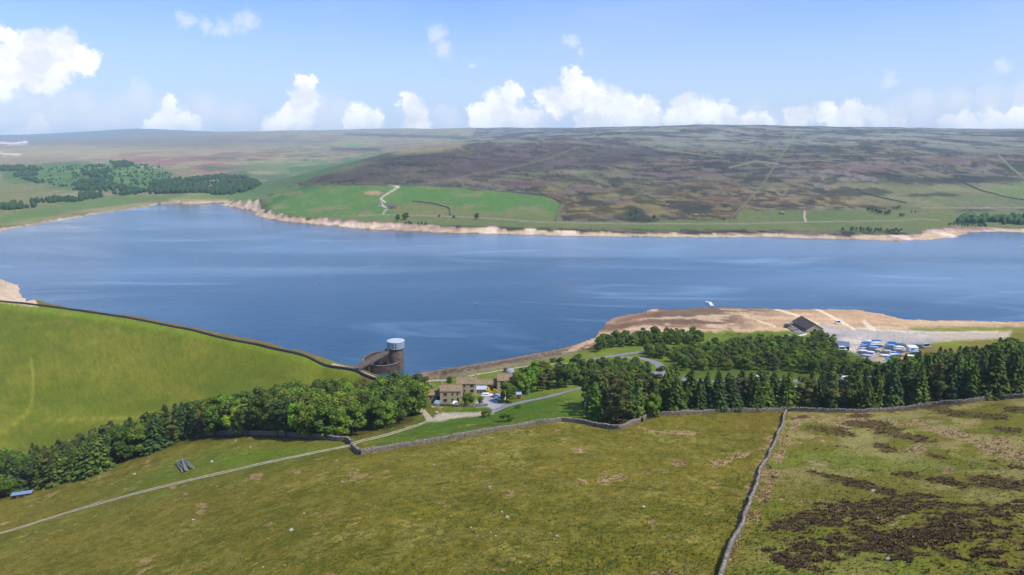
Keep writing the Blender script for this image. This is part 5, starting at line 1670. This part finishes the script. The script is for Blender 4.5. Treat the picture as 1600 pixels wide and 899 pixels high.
# blue roofed store with a yellow end
M_BR2 = mat("blue_store_roof", (40, 96, 170), .6, scale=1)
M_YELLOW = mat("yellow_boards", (206, 178, 84), .8, scale=2)
M_SGREY = mat("grey_store_roof", (108, 120, 140), .6, scale=1)
ps = hit(1315.5, 545); bs = empty("boat_store", (ps[0], ps[1], ps[2]), -.35)
tag(bs, "grey roofed store with blue strip and yellow end wall left of the dinghies", "store")
MB().box(-3.2, 3.2, -3.4, 3.4, -.6, 2.4).build("wall", mat("navy_boards", (60, 62, 72), .8), bs)
MB().add([(-3.5, -3.7, 2.2), (3.5, -3.7, 2.2), (3.5, 2.2, 3.5), (-3.5, 2.2, 3.5), (-3.5, -3.7, 2.34), (3.5, -3.7, 2.34), (3.5, 2.2, 3.64), (-3.5, 2.2, 3.64)], [(3,2,1,0),(4,5,6,7),(0,1,5,4),(1,2,6,5),(2,3,7,6),(3,0,4,7)]).build("roof", M_SGREY, bs)
MB().add([(-.5, 2.2, 3.5), (3.5, 2.2, 3.5), (3.5, 3.8, 2.9), (-.5, 3.8, 2.9), (-.5, 2.2, 3.66), (3.5, 2.2, 3.66), (3.5, 3.8, 3.06), (-.5, 3.8, 3.06)], [(3,2,1,0),(4,5,6,7),(0,1,5,4),(1,2,6,5),(2,3,7,6),(3,0,4,7)]).build("roof_strip", M_BR2, bs)
MB().box(3.2, 3.32, -3.4, 3.4, -.6, 2.3).build("end_wall", M_YELLOW, bs)

# ------------------------------------------------------------------ jetty, buoys
pj = px_plane(1107, 473.5, 0)
jt = empty("jetty", (pj[0], pj[1], 0)); tag(jt, "white floating jetty with a cross head off the tip of the peninsula", "jetty")
a = px_plane(1102, 471.5, .5) - pj; b_ = px_plane(1108.5, 471.8, .5) - pj; c_ = px_plane(1113, 478, .5) - pj
def plank(p, q, w, name):
    d = Vector((q[0] - p[0], q[1] - p[1], 0)); n = max(2, int(d.length / 2.4)); u = d / n; ang = math.atan2(d.y, d.x)
    from mathutils import Matrix
    R_ = Matrix.Rotation(ang, 3, 'Z')
    for k in range(n):
        s = MB(); s.box(-u.length * .47, u.length * .47, -w / 2, w / 2, .32, .48, R_, (p[0] + u.x * (k + .5), p[1] + u.y * (k + .5), 0))
        s.box(-u.length * .4, u.length * .4, -w / 2 * .9, w / 2 * .9, -.2, .32, R_, (p[0] + u.x * (k + .5), p[1] + u.y * (k + .5), 0))
        s.build(name, M_WHITEP, jt)
plank(a, b_, 3.0, "pontoon"); plank(b_, c_, 2.6, "pontoon")
for q in (a, b_, c_):
    MB().cyl((q[0], q[1], -1), (q[0], q[1], 1.6), .12, n=6).build("mooring_post", M_METAL, jt)
M_BUOY = mat("orange_buoy", (232, 120, 40), .5, scale=1, vary=.1)
for (px, py, lb) in [(743.5, 475, "orange buoy on open water nearest the middle of the reservoir"), (307, 412, "small buoy on the water in the left part of the reservoir"), (499, 442, "small buoy between the left buoy and the centre of the reservoir")]:
    p = px_plane(px, py, 0); bo = MB(); rg = []
    for k in range(7):
        a_ = -math.pi / 2 * .9 + k / 6 * math.pi * .9
        rg.append([Vector((math.cos(t) * .5 * math.cos(a_), math.sin(t) * .5 * math.cos(a_), .3 + .7 * math.sin(a_))) for t in np.arange(12) / 12 * 6.283])
    bo.loft(rg); e = empty("buoy", (p[0], p[1], 0)); tag(e, lb, "buoy", "buoys on the reservoir")
    bo.build("float", M_BUOY, e); MB().cyl((0, 0, .9), (0, 0, 1.5), .08, n=6).build("ring_post", M_METAL, e)

# ------------------------------------------------------------------ dam crest wall, spillway and valve tower
M_WAVE = mat("crest_concrete", (72, 68, 66), .9, scale=.5, rgb2=(52, 50, 50))
cw = [Vector((c[0], c[1], 0)) for c in crest[:9]]
stone_wall(None, "long dark parapet wall along the crest of the grass dam", h=1.3, w=.9, step=4, cope=False, name="parapet_wall", world=[Vector((c[0], c[1], 0)) for c in crest], body=M_WAVE)
tz0 = -4.0
tc_ = px_plane(618, 560, 4.6)
TX, TY = (618 - 800) / F * 366, 364.0
TX = px_plane(618, 541, 13.0)[0]; 
rc = px_plane(598.5, 561, 5.0)
RX, RY, RR_ = rc[0], rc[1], 10.9


def ring_wall(cx, cy, r, th_, zb, ztop, a0, a1, n=48):
    m = MB(); rows = []
    for k in range(n + 1):
        a = a0 + (a1 - a0) * k / n
        zt = ztop(a)
        ca_, sa_ = math.cos(a), math.sin(a)
        rows.append([Vector((cx + ca_ * r, cy + sa_ * r, zb)), Vector((cx + ca_ * r, cy + sa_ * r, zt)), Vector((cx + ca_ * (r - th_), cy + sa_ * (r - th_), zt)), Vector((cx + ca_ * (r - th_), cy + sa_ * (r - th_), zb))])
    m.loft(rows)
    return m


tw = empty("valve_tower", (TX, TY, 0)); tag(tw, "round concrete valve tower with pale grey drum top at the end of the dam", "tower")
lc = lambda x, y: (x - TX, y - TY)
MB().cyl((0, 0, -6), (0, 0, 11.9), 3.9, n=32).build("shaft", M_CONC, tw)
MB().cyl((0, 0, 11.2), (0, 0, 11.9), 4.25, n=32).build("corbel", M_CONC3, tw)
dr = MB().cyl((0, 0, 11.91), (0, 0, 15.5), 4.6, n=40).build("drum", M_DRUM, tw)
for k in range(30):                                  # ribs of the cladding
    a = k / 30 * 6.283
    MB().cyl((math.cos(a) * 4.61, math.sin(a) * 4.61, 12.0), (math.cos(a) * 4.61, math.sin(a) * 4.61, 15.4), .05, n=4).build("rib", M_DRUM, dr)
tp = MB().cyl((0, 0, 15.51), (0, 0, 15.8), 4.72, n=40).build("roof", M_DRUMTOP, tw)
MB().cyl((0, 0, 15.81), (0, 0, 15.95), 4.1, 3.9, n=32).build("roof_deck", M_DRUMTOP, tp)
for a in (-1.72, -1.42):
    for z in (12.9, 14.2):
        c, s = math.cos(a), math.sin(a)
        v = MB(); q = Vector((c, s, 0)); tt = Vector((-s, c, 0))
        v.add([q * 4.55 + tt * .22 + Vector((0, 0, z)), q * 4.55 - tt * .22 + Vector((0, 0, z)), q * 4.55 - tt * .22 + Vector((0, 0, z + .8)), q * 4.55 + tt * .22 + Vector((0, 0, z + .8)),
               q * 4.72 + tt * .22 + Vector((0, 0, z)), q * 4.72 - tt * .22 + Vector((0, 0, z)), q * 4.72 - tt * .22 + Vector((0, 0, z + .8)), q * 4.72 + tt * .22 + Vector((0, 0, z + .8))],
              [(0,3,2,1),(4,5,6,7),(0,1,5,4),(1,2,6,5),(2,3,7,6),(3,0,4,7)])
        v.build("window", M_DARK, dr)
sp = empty("spillway", (RX, RY, 0)); tag(sp, "round brown concrete spillway basin with spiral channel between dam and tower", "spillway")
x0_, y0_ = RX, RY
o1 = ring_wall(0, 0, RR_, .8, -5, lambda a: 5.2 + .9 * math.sin(a), 0, 6.2831, 64).build("basin_wall", M_CONC3, sp)
ring_wall(0, 0, RR_ + .12, 1.05, 5.22 - .1, lambda a: 5.45 + .9 * math.sin(a) if True else 0, -.02, -.01, 1)
rim_ = MB(); rows = []
for k in range(65):
    a = 6.2831 * k / 64; z = 5.22 + .9 * math.sin(a)
    rows.append([Vector((math.cos(a) * (RR_ + .25), math.sin(a) * (RR_ + .25), z)), Vector((math.cos(a) * (RR_ + .25), math.sin(a) * (RR_ + .25), z + .3)), Vector((math.cos(a) * (RR_ - 1.0), math.sin(a) * (RR_ - 1.0), z + .3)), Vector((math.cos(a) * (RR_ - 1.0), math.sin(a) * (RR_ - 1.0), z))])
rim_.loft(rows).build("rim", M_CONC2, sp)
ring_wall(1.6, -1.2, 8.0, .7, -4, lambda a: 2.4 + 1.2 * math.sin(a + .6), 2.2, 6.6, 48).build("spiral_channel_wall", M_CONC, sp)
ring_wall(2.6, -.6, 5.6, .5, -4, lambda a: 2.2 + 1.0 * math.sin(a + 1.2), 1.8, 5.6, 36).build("inner_channel_wall", M_CONC2, sp)
MB().cyl((0, 0, -5), (0, 0, -1.0), RR_ - .7, n=32).build("basin_floor", M_CONC3, sp)
# access bridge from the crest to the tower
br = empty("access_bridge", (TX, TY, 0)); tag(br, "straight grey concrete footbridge from the dam crest to the tower", "bridge")
pa = px_plane(558, 575.5, 8.4); pa = Vector((pa[0], pa[1], 8.4)); pb = Vector((TX - 3.5, TY - 1.0, 10.6))
d = pb - pa; ang = math.atan2(d.y, d.x); L_ = math.hypot(d.x, d.y)
side = Vector((-math.sin(ang), math.cos(ang), 0))
def beam(w0, w1, z0, z1, name, mt):
    b = MB(); P0 = pa - br.location; P1 = pb - br.location
    vs = []
    for e, p in ((0, P0), (1, P1)):
        for wv_, zv in ((w0, z0), (w1, z0), (w1, z1), (w0, z1)):
            vs.append(p + side * wv_ + Vector((0, 0, zv)))
    b.add(vs, [(3, 2, 1, 0), (4, 5, 6, 7), (0, 1, 5, 4), (1, 2, 6, 5), (2, 3, 7, 6), (3, 0, 4, 7)])
    return b.build(name, mt, br)
br.location = (pa.x, pa.y, 0)
beam(-1.2, 1.2, -1.0, 0, "deck", M_CONC2); beam(-1.35, -1.18, -.6, 1.0, "side_wall", M_CONC2); beam(1.18, 1.35, -.6, 1.0, "side_wall", M_CONC2)
for f in (.35, .7):
    p = pa.lerp(pb, f) - br.location
    MB().box(p.x - .5, p.x + .5, p.y - .5, p.y + .5, -6, p.z - 1.0).build("pier", M_CONC3, br)
# short railings where the crest wall meets the bridge
gp = px_plane(556, 574, 8.2)
rl = empty("railing", (gp[0], gp[1], gp[2])); tag(rl, "short steel railing at the crest end of the footbridge", "railing")
for k in range(7):
    MB().cyl((-3 + k, 1, 0), (-3 + k, 1, 1.3), .05, n=5).build("post", M_METAL, rl)
MB().cyl((-3, 1, 1.25), (3, 1, 1.25), .045, n=5).build("rail", M_METAL, rl); MB().cyl((-3, 1, .7), (3, 1, .7), .035, n=5).build("rail", M_METAL, rl)


# ------------------------------------------------------------------ small things in the fields
pl = hit(293, 737); pl2 = hit(284, 719.5)
da = Vector((pl2[0] - pl[0], pl2[1] - pl[1])); Ll = da.length; al = math.atan2(da.y, da.x)
gx, gy = (pl[0] + pl2[0]) / 2, (pl[1] + pl2[1]) / 2
random.seed(5)
for i in range(9):
    lay_ = 0 if i < 5 else (1 if i < 8 else 2)
    k = [-2, -1, 0, 1, 2, -1.2, .1, 1.3, .1][i]
    offx = k * .62
    e = empty("log", (gx - math.sin(al) * offx + math.cos(al) * random.uniform(-.8, .8) * .8, gy + math.cos(al) * offx + math.sin(al) * random.uniform(-.8, .8) * .8, 0), al + random.uniform(-.09, .09))
    LL = Ll * random.uniform(.72, .95)
    za, zb = [float(height(e.location.x + math.cos(al) * s * LL / 2, e.location.y + math.sin(al) * s * LL / 2)) for s in (-1, 1)]
    rl_ = random.uniform(.22, .3); e.location.z = (za + zb) / 2 + rl_ + lay_ * .48
    e.rotation_euler = (0, -math.atan2(zb - za, LL), e.rotation_euler[2])
    nm = ["leftmost bottom", "second bottom", "middle bottom", "fourth bottom", "rightmost bottom", "left upper", "middle upper", "right upper", "topmost"][i]
    tag(e, nm + " grey weathered pole in the stack on the grass above the track", "log", "stack of grey poles")
    lm = MB(); rg = []
    for s in range(6):
        xx = -LL / 2 + LL * s / 5
        rg.append([Vector((xx, math.cos(t) * rl_ * (1 - .05 * s) + .03 * math.sin(s * 2 + i), math.sin(t) * rl_ * (1 - .05 * s))) for t in np.arange(8) / 8 * 6.283])
    lm.loft(rg).build("stem", M_WOOD, e)
    MB().cyl((LL / 2, 0, 0), (LL / 2 + .03, 0, 0), rl_ * .7, n=8).build("cut_end", M_COPE, e)
ph = hit(35, 776); fs = empty("field_shelter", (ph[0], ph[1], ph[2]), .35)
tag(fs, "low field shelter with pale blue metal roof at the far left edge of the wood", "shelter")
M_SHELTER = mat("rusty_boards", (120, 74, 62), .85, scale=2)
sw = MB().box(-3.1, 3.1, -1.1, 1.1, -.6, 1.35).build("wall", M_SHELTER, fs)
sr = MB().box(-3.3, 3.3, -1.35, 1.35, 1.36, 1.46).build("roof", mat("pale_blue_sheet", (128, 150, 180), .5, scale=1, vary=.1), fs)
for k in range(13):
    MB().box(-3.25 + k * .53, -3.15 + k * .53, -1.34, 1.34, 1.461, 1.51).build("sheet_rib", sr.data.materials[0], sr)
for x in (-2.2, 0, 2.2):
    MB().box(x - .6, x + .6, -1.14, -1.1, .1, 1.0).build("hatch", M_DARK, fs)
# field gate in the gateway
g1, g2 = hit(547.6, 696), hit(550.6, 700.6)
gt = empty("field_gate", (g1[0], g1[1], g1[2]), math.atan2(g2[1] - g1[1], g2[0] - g1[0])); tag(gt, "galvanised bar gate across the track between the wall ends", "gate")
Lg = math.hypot(g2[0] - g1[0], g2[1] - g1[1])
for z in (.3, .5, .7, .95, 1.2):
    MB().cyl((0.15, 0, z), (Lg - .15, 0, z), .03, n=5).build("bar", M_METAL, gt)
for x in (0.05, Lg - .05):
    MB().box(x - .1, x + .1, -.1, .1, -.3, 1.5).build("post", M_POLE, gt)
sg = hit(554.5, 691.5)
e = empty("marker_post", sg); tag(e, "short post with small blue green plate just beyond the field gate", "post")
MB().cyl((0, 0, 0), (0, 0, 1.1), .06, n=6).build("post", M_POLE, e); MB().box(-.22, .22, -.07, -.05, .75, 1.15).build("plate", mat("teal_plate", (70, 130, 130), .6), e)
for (px, py, h, lb, arm) in [(826, 625, 7.0, "thin telegraph pole beside the lane right of the farm", 1), (1228.5, 643.5, 6.2, "pole standing at the junction of the long walls", 0), (1174, 508, 7, "slim pole on the peninsula", 0)][:2]:
    p = hit(px, py); e = empty("telegraph_pole", p); tag(e, lb, "pole", "telegraph poles")
    MB().cyl((0, 0, -.3), (0, 0, h), .13, .09, 8).build("pole", mat("pale_pole_wood", (140, 140, 110), .9), e)
    if arm: MB().box(-.7, .7, -.06, .06, h - .7, h - .55).build("crossarm", M_POLE, e)
p = hit(914, 650); e = empty("road_sign", p); tag(e, "small white sign on a dark post at the left end of the conifers", "sign")
MB().cyl((0, 0, -.2), (0, 0, 3.4), .09, n=6).build("post", M_POLE, e); MB().box(-.28, .28, -.12, -.08, 3.3, 4.8).build("sign_board", mat("pale_sign", (190, 206, 200), .6, vary=.05), e)
MB().box(-.12, .12, -.13, -.09, 2.4, 3.1).build("plate", M_WHITEP, e)
# garden stones in front of the outbuilding
random.seed(9)


def boulder(px, py, s, label, group="pale boulders", m=None):
    p = hit(px, py); b = MB(); rg = []
    for k in range(4):
        a = [-.6, .1, .7, 1.2][k]
        rg.append([Vector((math.cos(t) * math.cos(a) * s * random.uniform(.75, 1.15), math.sin(t) * math.cos(a) * s * random.uniform(.6, 1.0), math.sin(a) * s * .7)) for t in np.arange(7) / 7 * 6.283])
    o = b.loft(rg).build("boulder", m or M_ROCK); o.location = (p[0], p[1], p[2] + s * .1)
    return tag(o, label, "boulder", group)


for (px, py, s) in [(676,637,.7),(680,636.5,.5),(684,637.5,.5),(688,638,.6),(691,637,.4),(674,636,.5)]:
    boulder(px, py, s, "pale stone in the row at the garden edge below the outbuilding", "garden stones below the outbuilding")
boulder(682.5, 645.5, .9, "large grey boulder on the grass beside the gravel spur", None)
for (px, py, s, lb) in [(1364,768,.6,"whitish boulder in the rough moor right of the long wall"),(1388,875,.5,"whitish boulder among the dark heather at the bottom right"),(792,809,.45,"whitish boulder low in the middle of the near field"),(678,727,.4,"whitish boulder in the near field below the wall corner"),
                        (535,753,.35,"whitish boulder in the near field below the field gate"),(455,829,.5,"whitish boulder low on the left of the near field"),(765,762,.4,"whitish boulder in the centre of the near field"),(210,742,.7,"pale boulder on the grass left of the pole stack"),
                        (368,689,.5,"pale boulder on the grass below the curved wall"),(391,699,.4,"pale boulder right of the log pile below the curved wall"),(331,722,.6,"grey boulder on the green mound right of the poles"),(302,813,.4,"pale boulder below the track at the left"),(870,839,.4,"whitish boulder near the bottom of the field centre"),(1005,793,.4,"whitish boulder left of the small bracken patch"),
                        (1311,525.5,1.0,"white boulder at the edge of the slipway")][:14]:
    boulder(px, py, s, lb)
random.seed(12)
for k in range(16):
    boulder(random.uniform(380, 1130), random.uniform(700, 890), random.uniform(.12, .26), "tiny pale stone lying in the near field grass", "tiny pale stones in the field")
bt = px_plane(1309.5, 506.3, 1.5)
car(1310, 506.5, 0, P_WHITE, "small white van standing on the bare shore between two slipways", True, 4.2)
# ruined farm and sheep shed far off
for (x0, x1, yb, h, dp, rs, lb, wm, nm) in [(605, 619, 326.5, 4.5, 9, 3.0, "ruined grey stone farmhouse in the green fields of the far shore", M_COPE, "ruined_farm"), (592, 597, 323, 3.0, 5, 1.5, "tiny pale barn left of the ruined farm on the far shore", M_WHITEP, "barn"),
                                       (1220, 1226, 335.5, 3.0, 6, 2, "small grey barn on the far pasture below the moor", M_COPE, "barn"), (1086,1091,339,2.5,5,1.5,"small pale barn on the far pasture left of the short wall", M_COPE, "barn")]:
    house(nm, lb, "barn", x0, x1, yb, 0, h, dp, rs, wm, M_COPE if nm != "ruined_farm" else M_CONC2, [], [((x0 + x1) / 2 - .8, (x0 + x1) / 2 + .8, yb - 2.6, M_DARK)])

# ------------------------------------------------------------------ tussocks, bracken and heather
GCOL = [mat("straw_grass", (140, 136, 80), .95, scale=.25, rgb2=(112, 112, 50)), mat("green_grass", (104, 116, 46), .95, scale=.25, rgb2=(84, 96, 34)),
        mat("dead_bracken", (166, 142, 96), .95, scale=.8, rgb2=(128, 106, 68)), mat("heather_sprigs", (96, 75, 48), .95, scale=.5, rgb2=(64, 52, 34))]


def tufts(name, label, n, mask, m, r0, r1, h, blades, seed, rmin=60, rmax=300, amax=41):
    R_ = np.random.default_rng(seed)
    # more where it is nearer, so that they read alike
    rad = 1.0 / R_.uniform(1 / rmax, 1 / rmin, n)
    an = np.radians(R_.uniform(-amax, amax, n))
    x, y = rad * np.sin(an), rad * np.cos(an)
    fi_, fj_ = np.interp(rad, rr, np.arange(len(rr))), np.interp(an, th, np.arange(len(th)))
    k = bilin(mask, fi_, fj_) > R_.uniform(.25, 1, n)
    x, y = x[k], y[k]; n = len(x); z = height(x, y)
    size = R_.uniform(r0, r1, n); hh = h * R_.uniform(.6, 1.3, n)
    V_, F_ = [], []
    a0 = R_.uniform(0, 6.28, n)
    for b in range(blades):
        a = a0 + 6.283 * b / blades
        for (da_, rk, zk) in ((-.55, .55, -.05), (.55, .55, -.05), (0, 1.0, 1.0)):
            if zk > 0:
                V_.append(np.stack([x + np.cos(a) * size * R_.uniform(.2, 1.0, n), y + np.sin(a) * size * R_.uniform(.2, 1.0, n), z + hh * R_.uniform(.6, 1, n)], -1))
            else:
                V_.append(np.stack([x + np.cos(a + da_ * 2) * size * rk, y + np.sin(a + da_ * 2) * size * rk, z + zk], -1))
        F_.append((3 * b, 3 * b + 1, 3 * b + 2))
    V_ = np.stack(V_, 1).reshape(-1, 3)
    F_ = (np.array(F_)[None] + (np.arange(n) * 3 * blades)[:, None, None]).reshape(-1, 3)
    o = link(name, np_mesh(name, V_, F_), m)
    print(name, n)
    return tag(o, label, "vegetation", kind='stuff')


open_ = (1 - heather) * (1 - region([(-100,900),(0,776),(150,738),(285,690),(400,682),(545,686),(600,670),(900,600),(915,650),(1000,660),(1232,640),(1600,617),(1900,590),(1900,400),(-400,400),(-400,900)], 1, 0, margin=600))
trkm = np.ones_like(open_)
for path, hw in ROADS[:1]:
    trkm = sstep(1.2, 1.6, sdline(GX, GY, path[::3], 20))
open_ = open_ * trkm
tufts("grass_tussocks", "straw coloured grass tussocks over the near hillside", 60000, open_ * (1 - bk1) * sstep(-.5, .6, mf + .5 * lf), GCOL[0], .12, .34, .26, 4, 1, rmax=240)
tufts("green_tussocks", "dull green grass tussocks over the near hillside", 45000, open_ * (1 - bk1) * sstep(.5, -.6, mf + .5 * lf), GCOL[1], .14, .38, .26, 4, 2, rmax=240)
tufts("dead_bracken", "pale dead bracken in patches along the long wall and field edges", 130000, bk1 * (GY < 320), GCOL[2], .22, .5, .34, 4, 3, rmax=280)
tufts("heather", "dark brown heather in patches on the right hand moor", 130000, heather, GCOL[3], .2, .62, .3, 4, 4, rmax=240)
